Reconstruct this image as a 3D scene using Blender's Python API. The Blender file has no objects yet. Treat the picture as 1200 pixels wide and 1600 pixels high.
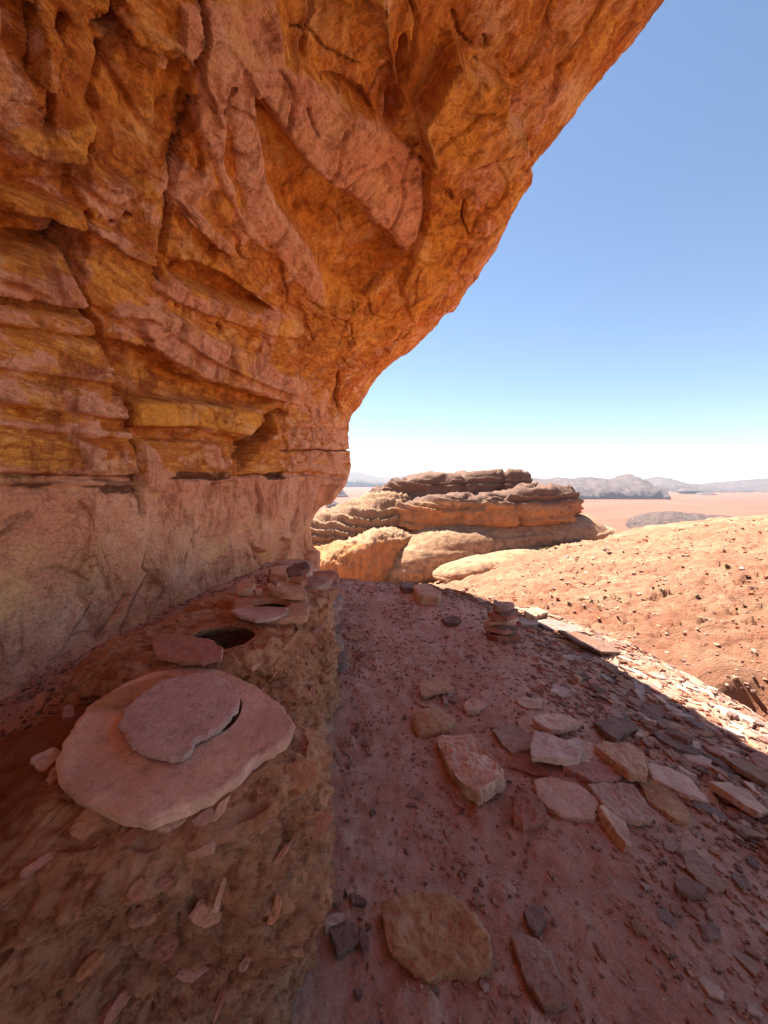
import bpy, math, random
import numpy as np
from mathutils import Vector, Matrix

R = math.radians
random.seed(7)
rng = np.random.default_rng(7)
scene = bpy.context.scene

# ------------------------------------------------------------------ camera, sky, sun, exposure
EYE = np.array([0.0, 0.0, 1.5])
PITCH = R(4.8)
FPX = 600.0                       # focal length in pixels of the 1200 x 1600 photograph
cam = bpy.data.cameras.new('camera')
cam.sensor_fit = 'VERTICAL'
cam.sensor_height = 36.0
cam.lens = 36.0 * FPX / 1600.0
cam.clip_start = 0.02
cam.clip_end = 90000.0
camo = bpy.data.objects.new('camera', cam)
camo.location = EYE
camo.rotation_euler = (math.pi / 2 - PITCH, 0, 0)
scene.collection.objects.link(camo)
scene.camera = camo

SUN_EL, SUN_AZ = 60.0, 28.0       # azimuth measured from +Y towards -X
w = bpy.data.worlds.new('World')
scene.world = w
w.use_nodes = True
nt = w.node_tree
nt.nodes.clear()
sky = nt.nodes.new('ShaderNodeTexSky')
sky.sky_type = 'NISHITA'
sky.sun_disc = False
sky.sun_elevation = R(SUN_EL)
sky.sun_rotation = R(-SUN_AZ)
sky.altitude = 900
sky.air_density = 1.2
sky.dust_density = 0.3
sky.ozone_density = 2.0
bg = nt.nodes.new('ShaderNodeBackground')
bg.inputs['Strength'].default_value = 0.034
wo = nt.nodes.new('ShaderNodeOutputWorld')
nt.links.new(sky.outputs[0], bg.inputs[0])
nt.links.new(bg.outputs[0], wo.inputs[0])

sun = bpy.data.lights.new('sun', 'SUN')
sun.energy = 3.8
sun.angle = R(0.5)
sun.color = (1.0, 0.95, 0.87)
suno = bpy.data.objects.new('sun', sun)
sd = Vector((-math.sin(R(SUN_AZ)) * math.cos(R(SUN_EL)), math.cos(R(SUN_AZ)) * math.cos(R(SUN_EL)), math.sin(R(SUN_EL))))
suno.rotation_euler = sd.to_track_quat('Z', 'Y').to_euler()
suno.location = (0, 0, 30)
scene.collection.objects.link(suno)

scene.view_settings.view_transform = 'Standard'
scene.view_settings.look = 'None'
scene.view_settings.gamma = 1.0
scene.view_settings.use_curve_mapping = False
scene.view_settings.exposure = 2.32
scene.cycles.max_bounces = 10
scene.cycles.diffuse_bounces = 8
scene.cycles.volume_bounces = 0
scene.cycles.sample_clamp_indirect = 10.0

# ------------------------------------------------------------------ numpy helpers
def ss(a, b, x):
    t = np.clip((x - a) / (b - a), 0, 1)
    return t * t * (3 - 2 * t)

_G = np.random.default_rng(11)
_PERM = _G.permutation(4096).astype(np.int64)
_GR = _G.normal(size=(4096, 3))
_GR /= np.linalg.norm(_GR, axis=1)[:, None]
_GR = _GR.astype(np.float32)

def perlin(x, y, z):
    xi = np.floor(x).astype(np.int64); yi = np.floor(y).astype(np.int64); zi = np.floor(z).astype(np.int64)
    xf = (x - xi).astype(np.float32); yf = (y - yi).astype(np.float32); zf = (z - zi).astype(np.float32)
    u = xf * xf * xf * (xf * (xf * 6 - 15) + 10)
    v = yf * yf * yf * (yf * (yf * 6 - 15) + 10)
    w_ = zf * zf * zf * (zf * (zf * 6 - 15) + 10)
    def g(dx, dy, dz):
        h = _PERM[(_PERM[(_PERM[(xi + dx) & 4095] + yi + dy) & 4095] + zi + dz) & 4095]
        gr = _GR[h]
        return gr[..., 0] * (xf - dx) + gr[..., 1] * (yf - dy) + gr[..., 2] * (zf - dz)
    x00 = g(0, 0, 0) * (1 - u) + g(1, 0, 0) * u
    x10 = g(0, 1, 0) * (1 - u) + g(1, 1, 0) * u
    x01 = g(0, 0, 1) * (1 - u) + g(1, 0, 1) * u
    x11 = g(0, 1, 1) * (1 - u) + g(1, 1, 1) * u
    a = x00 * (1 - v) + x10 * v
    b = x01 * (1 - v) + x11 * v
    return (a * (1 - w_) + b * w_) * 1.5

def fbm(x, y, z, octv=4, gain=0.5):
    s = 0; a = 1.0; t = 0
    for i in range(octv):
        s = s + a * perlin(x * 2 ** i + 17.3 * i, y * 2 ** i + 5.1 * i, z * 2 ** i + 9.7 * i)
        t += a; a *= gain
    return s / t

def terr(n, k, e=0.22):
    """flat treads joined by steep little steps: flaking sandstone"""
    q = n * k; f = np.floor(q)
    return (f + ss(0.5 - e, 0.5 + e, q - f)) / k

def ridged(n):
    return 1 - np.abs(n) * 2

# pixel <-> ray (a surveying aid: it turns a pixel of the photograph into a direction)
CP, SP = math.cos(PITCH), math.sin(PITCH)
def ray(px, py):
    dx = np.asarray(px, float) - 600; dy = np.asarray(py, float) - 800
    return np.stack([dx, FPX * CP - dy * SP, -dy * CP - FPX * SP], -1)
def at_z(px, py, z):
    d = ray(px, py)
    return EYE + d * ((z - EYE[2]) / d[..., 2])[..., None]
def at_y(px, py, Y):
    d = ray(px, py)
    return EYE + d * (Y / d[..., 1])[..., None]
def to_px(P):
    v = P - EYE
    f = v[..., 1] * CP - v[..., 2] * SP
    u = v[..., 1] * SP + v[..., 2] * CP
    ok = f > 0.05
    f = np.where(ok, f, 1)
    return np.where(ok, 600 + FPX * v[..., 0] / f, -9999), np.where(ok, 800 - FPX * u / f, -9999)

def poly_sd(px, py, poly):
    """signed distance, positive inside"""
    P = np.array(poly, float); n = len(P)
    d = np.full(px.shape, 1e9); inside = np.zeros(px.shape, bool)
    for i in range(n):
        ax, ay = P[i]; bx, by = P[(i + 1) % n]
        ex, ey = bx - ax, by - ay
        wx, wy = px - ax, py - ay
        t = np.clip((wx * ex + wy * ey) / (ex * ex + ey * ey + 1e-9), 0, 1)
        d = np.minimum(d, (wx - ex * t) ** 2 + (wy - ey * t) ** 2)
        c = ((ay > py) != (by > py)) & (px < (bx - ax) * (py - ay) / (by - ay + 1e-12) + ax)
        inside ^= c
    d = np.sqrt(d)
    return np.where(inside, d, -d)

def line_d(px, py, pts):
    """distance to an open polyline and the signed side"""
    P = np.array(pts, float)
    d = np.full(px.shape, 1e9); side = np.zeros(px.shape)
    for i in range(len(P) - 1):
        ax, ay = P[i]; bx, by = P[i + 1]
        ex, ey = bx - ax, by - ay
        wx, wy = px - ax, py - ay
        t = np.clip((wx * ex + wy * ey) / (ex * ex + ey * ey + 1e-9), 0, 1)
        dd = np.hypot(wx - ex * t, wy - ey * t)
        m = dd < d
        d = np.where(m, dd, d); side = np.where(m, np.sign(ex * wy - ey * wx), side)
    return d, side

# ------------------------------------------------------------------ object helpers
def link(o, parent=None):
    scene.collection.objects.link(o)
    if parent is not None:
        o.parent = parent
    return o

def tag(o, label=None, cat=None, group=None, kind=None):
    if label: o['label'] = label
    if cat: o['category'] = cat
    if group: o['group'] = group
    if kind: o['kind'] = kind
    return o

def mesh_np(name, V, F, mat, attrs=None, smooth=True):
    """V (n,3), F (m,4) or (m,3) int array"""
    me = bpy.data.meshes.new(name)
    k = F.shape[1]
    me.vertices.add(len(V)); me.vertices.foreach_set('co', np.ascontiguousarray(V, np.float32).ravel())
    me.loops.add(F.size); me.loops.foreach_set('vertex_index', np.ascontiguousarray(F, np.int32).ravel())
    me.polygons.add(len(F))
    me.polygons.foreach_set('loop_start', np.arange(0, F.size, k, dtype=np.int32))
    me.polygons.foreach_set('loop_total', np.full(len(F), k, np.int32))
    me.polygons.foreach_set('use_smooth', np.full(len(F), smooth, bool))
    me.update(calc_edges=True)
    for an, av in (attrs or {}).items():
        a = me.attributes.new(an, 'FLOAT', 'POINT')
        a.data.foreach_set('value', np.ascontiguousarray(av, np.float32).ravel())
    if mat: me.materials.append(mat)
    return me

def obj_me(name, me, parent=None):
    return link(bpy.data.objects.new(name, me), parent)

def grid_faces(n, m, wrap=False, flip=False):
    i = np.arange(n - 1)[:, None]; j = np.arange(m if wrap else m - 1)[None, :]
    a = i * m + j; b = i * m + (j + 1) % m; c = (i + 1) * m + (j + 1) % m; d = (i + 1) * m + j
    F = np.stack([a, b, c, d] if not flip else [a, d, c, b], -1).reshape(-1, 4)
    return F

def empty(name, loc, **kw):
    o = bpy.data.objects.new(name, None)
    o.location = loc; o.empty_display_size = 0.2
    link(o); tag(o, **kw)
    return o

# ------------------------------------------------------------------ materials
class NT:
    def __init__(s, mat):
        mat.use_nodes = True; s.t = mat.node_tree; s.t.nodes.clear(); s.mat = mat
    def n(s, typ, **kw):
        nd = s.t.nodes.new(typ)
        for k, v in kw.items():
            if k == 'inp':
                for a, b in v.items(): nd.inputs[a].default_value = b
            else: setattr(nd, k, v)
        return nd
    def l(s, a, b): s.t.links.new(a, b)
    def noise(s, vec, scale, detail=6, rough=0.6, dist=0.0):
        nd = s.n('ShaderNodeTexNoise', inp={'Scale': scale, 'Detail': detail, 'Roughness': rough, 'Distortion': dist})
        s.l(vec, nd.inputs['Vector']); return nd.outputs['Fac']
    def ramp(s, fac, stops):
        nd = s.n('ShaderNodeValToRGB'); cr = nd.color_ramp
        while len(cr.elements) < len(stops): cr.elements.new(0.5)
        for e, (p, c) in zip(cr.elements, stops):
            e.position = p; e.color = (c, c, c, 1) if not hasattr(c, '__len__') else (*c, 1)
        s.l(fac, nd.inputs[0]); return nd.outputs[0]
    def mix(s, fac, a, b, mode='MIX'):
        nd = s.n('ShaderNodeMix', data_type='RGBA', blend_type=mode)
        for x, i in ((fac, 0), (a, 6), (b, 7)):
            if hasattr(x, 'links'): s.l(x, nd.inputs[i])
            elif i == 0: nd.inputs[0].default_value = x
            else: nd.inputs[i].default_value = (*x, 1)
        return nd.outputs[2]
    def math(s, op, a, b=0.0):
        nd = s.n('ShaderNodeMath', operation=op)
        for x, i in ((a, 0), (b, 1)):
            if hasattr(x, 'links'): s.l(x, nd.inputs[i])
            else: nd.inputs[i].default_value = x
        return nd.outputs[0]
    def attr(s, name): return s.n('ShaderNodeAttribute', attribute_name=name).outputs['Fac']
    def coord(s, scale=(1, 1, 1), rot=(0, 0, 0), world=True):
        tc = s.n('ShaderNodeNewGeometry').outputs['Position'] if world else s.n('ShaderNodeTexCoord').outputs['Object']
        mp = s.n('ShaderNodeMapping', inp={'Scale': scale, 'Rotation': rot})
        s.l(tc, mp.inputs['Vector']); return mp.outputs[0]
    def out(s, col, height=None, dist=0.01, rough=0.9, strength=1.0, spec=0.25):
        b = s.n('ShaderNodeBsdfPrincipled')
        b.inputs['Roughness'].default_value = rough
        b.inputs['Specular IOR Level'].default_value = spec
        s.l(col, b.inputs['Base Color'])
        if height is not None:
            bp = s.n('ShaderNodeBump', inp={'Strength': strength, 'Distance': dist})
            s.l(height, bp.inputs['Height']); s.l(bp.outputs[0], b.inputs['Normal'])
        o = s.n('ShaderNodeOutputMaterial')
        s.l(b.outputs[0], o.inputs[0])
        return s.mat

def mat_cliff():
    n = NT(bpy.data.materials.new('banded_sandstone'))
    p = n.coord(); ps = n.coord((1.2, 1.2, 9), (0.10, 0.05, 0))
    a = n.noise(p, 1.7, 8, 0.62, 0.4); b = n.noise(p, 9, 7, 0.65); c = n.noise(ps, 2.2, 7, 0.6, 0.5); f = n.noise(p, 60, 5, 0.7)
    orange = n.mix(n.ramp(a, [(0.36, 0), (0.62, 1)]), (0.68, 0.205, 0.026), (0.92, 0.46, 0.09))
    orange = n.mix(n.ramp(c, [(0.40, 0), (0.52, 0.75), (0.60, 0)]), orange, (0.46, 0.115, 0.022))
    pale = n.mix(n.ramp(b, [(0.35, 0), (0.65, 1)]), (0.86, 0.43, 0.235), (0.95, 0.61, 0.40))
    pale = n.mix(n.ramp(a, [(0.38, 0.15), (0.60, 0.9)]), pale, (0.80, 0.36, 0.195))
    wv_ = n.math('MULTIPLY', n.math('SUBTRACT', n.noise(n.coord((2.5, 2.5, 6), (.3, .2, 0)), 1.8, 8, .7, .6), 0.5), 2.2)
    m1 = n.math('ADD', n.attr('pale'), n.math('ADD', n.math('SUBTRACT', b, 0.5), wv_))
    col = n.mix(n.ramp(m1, [(0.34, 0), (0.60, 1)]), orange, pale)
    g = n.math('ADD', n.attr('gold'), n.math('MULTIPLY', n.math('SUBTRACT', b, 0.5), 0.6))
    col = n.mix(n.ramp(g, [(0.35, 0), (0.65, 0.85)]), col, (0.92, 0.44, 0.07))
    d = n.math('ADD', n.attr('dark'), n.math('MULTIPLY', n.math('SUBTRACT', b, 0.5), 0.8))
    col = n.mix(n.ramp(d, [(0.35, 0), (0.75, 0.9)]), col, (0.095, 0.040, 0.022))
    # iron stains and grain
    st = n.noise(n.coord((3, 3, 1.2)), 1.6, 9, 0.72, 0.8)
    col = n.mix(n.ramp(st, [(0.50, 0), (0.64, 0.80)]), col, (0.26, 0.062, 0.018))
    col = n.mix(n.ramp(f, [(0.3, 0.45), (0.52, 0)]), col, (0.24, 0.085, 0.03))
    col = n.mix(n.ramp(n.noise(n.coord((1, 1, 2.2), (.4, 0, .3)), 6.5, 9, 0.78, 0.6), [(0.32, .85), (0.46, 0)]), col, (0.30, 0.075, 0.018))
    col = n.mix(n.ramp(n.noise(n.coord((1.3, 1, 1.6), (0, .4, .3)), 2.6, 9, 0.7, 0.3), [(0.54, 0), (0.66, .7)]), col, (0.92, 0.56, 0.24))
    col = n.mix(n.ramp(n.noise(p, 23, 5, 0.7), [(0.58, 0), (0.72, 0.35)]), col, (0.80, 0.50, 0.27))
    v = n.n('ShaderNodeTexVoronoi', feature='DISTANCE_TO_EDGE', inp={'Scale': 3.0})
    wv = n.n('ShaderNodeVectorMath', operation='ADD'); nc = n.n('ShaderNodeTexNoise', inp={'Scale': 3.0, 'Detail': 5})
    n.l(p, nc.inputs['Vector']); n.l(p, wv.inputs[0]); n.l(nc.outputs['Color'], wv.inputs[1]); n.l(wv.outputs[0], v.inputs['Vector'])
    crk = n.ramp(v.outputs['Distance'], [(0.0, 0), (0.018, 1)])
    cm = n.ramp(n.noise(p, 1.1, 3), [(0.48, 0), (0.60, 0.8)])
    crk = n.mix(cm, (1, 1, 1), crk)
    h = n.math('ADD', n.math('MULTIPLY', b, 1.0), n.math('MULTIPLY', f, 0.25))
    h = n.math('ADD', h, n.math('MULTIPLY', n.noise(p, 170, 4, 0.7), 0.10))
    h = n.math('ADD', h, n.math('MULTIPLY', c, 0.35))
    h = n.math('ADD', h, n.math('MULTIPLY', crk, 0.25))
    stp = n.ramp(n.noise(n.coord((1, 1, 1.5)), 5.5, 8, 0.62, 0.3), [(0.30, 0), (0.40, .02), (0.405, .3), (0.47, .33), (0.475, .62), (0.545, .66), (0.55, .95), (0.7, 1)])
    h = n.math('ADD', h, n.math('MULTIPLY', stp, 0.35))
    return n.out(col, h, 0.035, 0.92)

def mat_ground():
    n = NT(bpy.data.materials.new('red_earth_and_sandstone'))
    p = n.coord()
    a = n.noise(p, 1.3, 6, 0.6); b = n.noise(p, 14, 7, 0.7); f = n.noise(p, 90, 4, 0.7); L = n.noise(p, 0.16, 8, 0.65, 0.6)
    soil = n.mix(n.ramp(a, [(0.35, 0), (0.65, 1)]), (0.56, 0.295, 0.195), (0.70, 0.42, 0.305))
    soil = n.mix(n.ramp(b, [(0.35, 0.45), (0.6, 0)]), soil, (0.29, 0.135, 0.095))
    soil = n.mix(n.ramp(f, [(0.55, 0), (0.68, 0.65)]), soil, (0.68, 0.46, 0.36))
    # bare lit sandstone of the slopes beyond the ledge
    ps = n.coord((0.35, 1.5, 1.0), (0, 0, 0.5))
    rock = n.mix(n.ramp(L, [(0.44, 0), (0.56, 1)]), (0.31, 0.135, 0.072), (0.39, 0.205, 0.118))
    rock = n.mix(n.ramp(n.noise(ps, 0.9, 9, 0.7, 0.7), [(0.42, 0.75), (0.54, 0)]), rock, (0.29, 0.110, 0.060))
    rock = n.mix(n.ramp(n.noise(p, 1.1, 9, 0.75), [(0.52, 0), (0.66, 0.5)]), rock, (0.50, 0.315, 0.19))
    rock = n.mix(n.ramp(n.noise(p, 3.5, 6, 0.8), [(0.60, 0), (0.68, 0.6)]), rock, (0.24, 0.11, 0.07))
    col = n.mix(n.attr('rock'), soil, rock)
    plain = n.mix(n.ramp(n.noise(n.coord((1, 3, 1)), 0.004, 8, 0.65), [(0.38, 0), (0.62, 1)]), (0.245, 0.070, 0.037), (0.30, 0.100, 0.056))
    plain = n.mix(n.ramp(n.noise(p, 0.03, 6, 0.8), [(0.60, 0), (0.70, 0.4)]), plain, (0.15, 0.065, 0.040))
    col = n.mix(n.attr('plain'), col, plain)
    h = n.math('ADD', n.math('MULTIPLY', b, 0.8), n.math('MULTIPLY', f, 0.25))
    h = n.math('ADD', h, n.math('MULTIPLY', n.noise(p, 230, 3, 0.7), 0.10))
    h2 = n.math('MULTIPLY', n.noise(n.coord((0.6, 1.6, 1), (0, 0, 0.5)), 1.6, 9, 0.75, 0.5), 8.0)
    h2 = n.math('MULTIPLY', h2, n.attr('rock'))
    h = n.math('ADD', h, h2)
    return n.out(col, h, 0.034, 0.95)

def mat_stone(name, c1, c2, edge=None, sc=1.0):
    n = NT(bpy.data.materials.new(name))
    p = n.coord(world=True)
    r = n.n('ShaderNodeObjectInfo').outputs['Random']
    a = n.noise(p, 7 * sc, 7, 0.65, 0.4); b = n.noise(p, 40 * sc, 6, 0.7)
    col = n.mix(n.ramp(a, [(0.35, 0), (0.65, 1)]), c1, c2)
    col = n.mix(n.ramp(b, [(0.30, 0.5), (0.52, 0)]), col, tuple(x * 0.5 for x in c1))
    col = n.mix(n.ramp(n.noise(p, 16 * sc, 6, 0.75), [(0.56, 0), (0.70, 0.5)]), col, tuple(min(1, x * 1.35) for x in c2))
    col = n.mix(n.ramp(n.noise(p, 3.2 * sc, 6, 0.6), [(0.50, 0), (0.66, 0.5)]), col, (0.33, 0.13, 0.075))
    hsv = n.n('ShaderNodeHueSaturation', inp={'Fac': 1})
    n.l(n.math('ADD', n.math('MULTIPLY', r, 0.34), 0.80), hsv.inputs['Value'])
    n.l(n.math('ADD', n.math('MULTIPLY', r, -0.35), 1.1), hsv.inputs['Saturation'])
    n.l(col, hsv.inputs['Color'])
    lay = n.ramp(n.noise(p, 5 * sc, 9, 0.6, 0.5), [(0.36, 0), (0.365, .25), (0.44, .28), (0.445, .55), (0.52, .58), (0.525, .85), (0.62, .88), (0.625, 1)])
    h = n.math('ADD', n.math('ADD', a, n.math('MULTIPLY', lay, .5)), n.math('MULTIPLY', b, 0.55))
    h = n.math('ADD', h, n.math('MULTIPLY', n.noise(p, 130, 4, 0.7), 0.12))
    return n.out(hsv.outputs[0], h, 0.016, 0.88)

def mat_mud():
    n = NT(bpy.data.materials.new('mud_mortar'))
    p = n.coord()
    a = n.noise(p, 3.5, 7, 0.62, 0.4); b = n.noise(p, 26, 7, 0.7); f = n.noise(p, 110, 4, 0.7)
    col = n.mix(n.ramp(a, [(0.35, 0), (0.62, 1)]), (0.52, 0.200, 0.088), (0.80, 0.44, 0.245))
    col = n.mix(n.ramp(b, [(0.36, 0.9), (0.52, 0)]), col, (0.30, 0.092, 0.036))
    col = n.mix(n.ramp(n.noise(p, 9, 8, .75, .5), [(0.50, 0), (0.62, .6)]), col, (0.78, 0.48, 0.30))
    col = n.mix(n.ramp(f, [(0.60, 0), (0.74, 0.5)]), col, (0.80, 0.52, 0.33))
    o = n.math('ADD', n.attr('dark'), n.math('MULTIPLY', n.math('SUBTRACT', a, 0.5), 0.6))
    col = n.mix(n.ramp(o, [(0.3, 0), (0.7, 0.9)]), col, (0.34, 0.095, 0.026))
    h = n.math('ADD', n.math('MULTIPLY', a, 0.7), n.math('MULTIPLY', b, 0.6))
    h = n.math('ADD', h, n.math('MULTIPLY', f, 0.25))
    return n.out(col, n.math('ADD', h, n.math('MULTIPLY', n.noise(p, 60, 6, .8), .5)), 0.040, 0.95)

def mat_hill(name, c1, c2, c3, sc):
    n = NT(bpy.data.materials.new(name))
    p = n.coord((1, 1, 4)); q = n.coord()
    a = n.noise(p, 0.25 * sc, 8, 0.65, 0.5); b = n.noise(q, 1.6 * sc, 8, 0.7)
    col = n.mix(n.ramp(a, [(0.36, 0), (0.6, 1)]), c1, c2)
    col = n.mix(n.ramp(b, [(0.40, 0.7), (0.56, 0)]), col, c3)
    m = n.math('ADD', n.attr('dark'), n.math('MULTIPLY', n.math('SUBTRACT', b, 0.5), 0.8))
    col = n.mix(n.ramp(m, [(0.35, 0), (0.65, 0.9)]), col, c3)
    g = n.math('ADD', n.attr('gold'), n.math('MULTIPLY', n.math('SUBTRACT', b, 0.5), 0.8))
    col = n.mix(n.ramp(g, [(0.35, 0), (0.65, 0.9)]), col, (0.46, 0.17, 0.04))
    h = n.math('ADD', n.math('MULTIPLY', a, 1.0), n.math('MULTIPLY', b, 0.5))
    return n.out(col, h, 0.20 / sc, 0.95)

M_CLIFF = mat_cliff()
M_GROUND = mat_ground()
M_MUD = mat_mud()
M_TAN = mat_stone('tan_sandstone', (0.58, 0.31, 0.17), (0.72, 0.44, 0.26))
M_GREY = mat_stone('grey_slate_sandstone', (0.38, 0.225, 0.155), (0.52, 0.335, 0.24))
M_PINK = mat_stone('pink_sandstone', (0.58, 0.305, 0.175), (0.70, 0.41, 0.26))
M_DARK = mat_stone('dark_varnished_stone', (0.20, 0.110, 0.082), (0.31, 0.19, 0.145))
M_RED = mat_stone('red_sandstone', (0.40, 0.145, 0.085), (0.50, 0.215, 0.135))
M_MAUVE = mat_stone('mauve_sandstone', (0.54, 0.315, 0.215), (0.66, 0.42, 0.30))
M_CLAY = mat_stone('clay_covered_stone', (0.50, 0.225, 0.115), (0.64, 0.335, 0.19))
M_LAV = mat_stone('lavender_sandstone', (0.64, 0.44, 0.37), (0.76, 0.57, 0.50), sc=.6)
M_BUFF = mat_stone('buff_sandstone', (0.60, 0.315, 0.175), (0.70, 0.405, 0.24), sc=.5)
STONE = dict(tan=M_TAN, grey=M_GREY, pink=M_PINK, dark=M_DARK, red=M_RED, mauve=M_MAUVE, lavender=M_LAV, clay=M_CLAY, buff=M_BUFF)

# ------------------------------------------------------------------ the ground: one height function for everything
EDGE = np.array([(-1.2, 6.0), (-0.4, 5.75), (0.36, 5.55), (1.1, 5.0), (2.0, 4.65), (2.75, 4.2), (3.05, 3.0), (3.3, 1.6), (3.5, 0.0), (3.8, -3.0), (4.2, -9.0)])
EDGE_POLY = np.vstack([EDGE, [(-12, -9), (-12, 6)]])
FY = np.array([0, 5, 8, 15, 30, 45, 60, 95, 200, 400, 700.])
FA = np.array([-2.0, -0.3, 0.1, 0.5, 1.0, 2.5])
FT = np.array([
    [-2.0, -2.4, -3.4, -6.0, -11., -15., -20., -34., -72, -81, -81],
    [-1.6, -1.9, -3.2, -5.6, -10., -14., -18., -32., -72, -81, -81],
    [-1.3, -1.6, -2.4, -4.1, -7.4, -10.4, -13.5, -26., -66, -81, -81],
    [-1.3, -1.5, -2.0, -3.0, -4.5, -5.7, -7.3, -18., -60, -80, -81],
    [-1.3, -1.5, -1.8, -2.2, -2.8, -3.0, -4.1, -14., -55, -79, -81],
    [-1.3, -1.2, -0.9, 0.8, 4.5, 6.5, 6.0, -8., -50, -79, -81]])  # unseen hillside right of the view, raised to bounce sunlight under the overhang

def interp_far(Y, A):
    Y = np.clip(Y, 0, 699.9); A = np.clip(A, FA[0], FA[-1] - 1e-6)
    i = np.clip(np.searchsorted(FA, A, side='right') - 1, 0, len(FA) - 2)
    ta = (A - FA[i]) / (FA[i + 1] - FA[i]); ta = ta * ta * (3 - 2 * ta) * 0.6 + ta * 0.4
    j = np.clip(np.searchsorted(FY, Y, side='right') - 1, 0, len(FY) - 2)
    tb = (Y - FY[j]) / (FY[j + 1] - FY[j])
    return (FT[i, j] * (1 - ta) + FT[i + 1, j] * ta) * (1 - tb) + (FT[i, j + 1] * (1 - ta) + FT[i + 1, j + 1] * ta) * tb

def base_ground(x, y):
    x = np.asarray(x, float); y = np.asarray(y, float)
    e = poly_sd(x, y, EDGE_POLY)                     # positive on the ledge
    led = -0.10 * np.clip(x - 0.9, 0, 2.6) - 0.045 * np.clip(x - 0.9, 0, 3) ** 2
    led = led + 0.46 * ss(-0.62, -1.05, x) * ss(5.9, 4.6, y)
    led = led + 0.05 * np.clip(-x - 1.0, 0, 2)
    r = np.hypot(x, y)
    yy = np.where(y > 0, np.maximum(y, r * 0.55), r * 0.55)
    A = x / np.maximum(yy, 0.5)
    far = interp_far(yy, A)
    t = ss(0.15, -2.2, e)
    z = led * (1 - t) + far * t
    # alcove in the rock just beyond the ledge on the right
    ax, ay = x - 4.75, y - 4.75
    q = np.hypot((ax * 0.87 + ay * 0.5) / 1.0, (-ax * 0.5 + ay * 0.87) / 0.42)
    z = z - 0.30 * ss(1.0, 0.45, q) + 0.24 * np.exp(-((ax - 0.35) ** 2 / 0.9 + (ay - 0.75) ** 2 / 0.12))
    return z, e

def ground(x, y):
    z, e = base_ground(x, y)
    x = np.asarray(x, float); y = np.asarray(y, float)
    near = ss(30, 8, np.hypot(x, y))
    on = ss(-0.2, 0.2, e)
    o = 0 * x
    n1 = fbm(x * 0.9, y * 0.9, o, 3) * 0.05
    n2 = fbm(x * 5, y * 5, o + 3, 5, .62) * 0.030
    n3 = terr(fbm(x * 3.0, y * 3.0, o + 8, 3), 7) * 0.05 * ss(0.9, 1.8, x)
    n4 = -0.016 * ss(0.25, 0.6, ridged(fbm(x * 4 + 2 * n1, y * 4, o + 20, 2))) * ss(1.2, 0.6, x)
    z = z + on * (n1 * 0.6 + n2 + n3 + n4)
    off = 1 - on
    near2 = ss(90, 40, np.hypot(x, y)); calm = ss(-1.0, -6.5, e); near2 = near2 * calm
    m1 = fbm(x * 0.10, y * 0.10, o + 40, 4) * 1.1 * ss(8, 30, np.hypot(x, y))
    sw = (fbm(x * 0.22 + y * .05, y * 0.40, o + 52, 4, .55) * 5) % 1.0
    m2 = 0.22 * ss(0, .85, sw) * ss(1.0, .93, sw) * near2 + terr(fbm(x * 0.45 + y * 0.2, y * 0.9, o + 50, 5, 0.55), 7, .14) * 0.42
    m3 = terr(fbm(x * 2.2, y * 4.0, o + 60, 4, .55), 8, .14) * 0.08 * near
    far = ss(900, 150, np.hypot(x, y))
    return z + off * (m1 + (m2 + m3) * (.25 + .75 * calm)) * far

def build_ground():
    th = np.concatenate([np.linspace(-62, 62, 480), np.linspace(62, 298, 80)[1:-1]]) * np.pi / 180
    r = np.concatenate([np.linspace(0.0, 0.55, 6)[:-1], np.geomspace(0.55, 120, 430), np.geomspace(120, 20500, 50)[1:]])
    T, Rr = np.meshgrid(th, r)
    x = Rr * np.sin(T); y = Rr * np.cos(T)
    z = ground(x, y)
    zb, e = base_ground(x, y)
    rock = ss(0.35, -0.10, e + fbm(x * 1.6, y * 1.6, 0 * x, 3) * 0.5)
    plain = ss(-60, -76, zb)
    V = np.stack([x, y, z], -1).reshape(-1, 3)
    me = mesh_np('ground', V, grid_faces(len(r), len(th), wrap=True, flip=True), M_GROUND, {'rock': rock, 'plain': plain})
    tag(obj_me('ground', me), kind='structure', label='red earth ledge and bare sandstone slopes running down to the desert plain')
build_ground()

# ------------------------------------------------------------------ the cliff
def cr(P, t):
    """Catmull-Rom along axis 0, P (n,...), t in [0, n-1]"""
    n = len(P); i = np.clip(np.floor(t).astype(int), 0, n - 2); f = t - i
    g = lambda k: P[np.clip(i + k, 0, n - 1)]
    f = f.reshape((-1,) + (1,) * (P.ndim - 1))
    a, b, c, d = g(-1), g(0), g(1), g(2)
    return 0.5 * ((2 * b) + (c - a) * f + (2 * a - 5 * b + 4 * c - d) * f ** 2 + (3 * b - a - 3 * c + d) * f ** 3)

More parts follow.
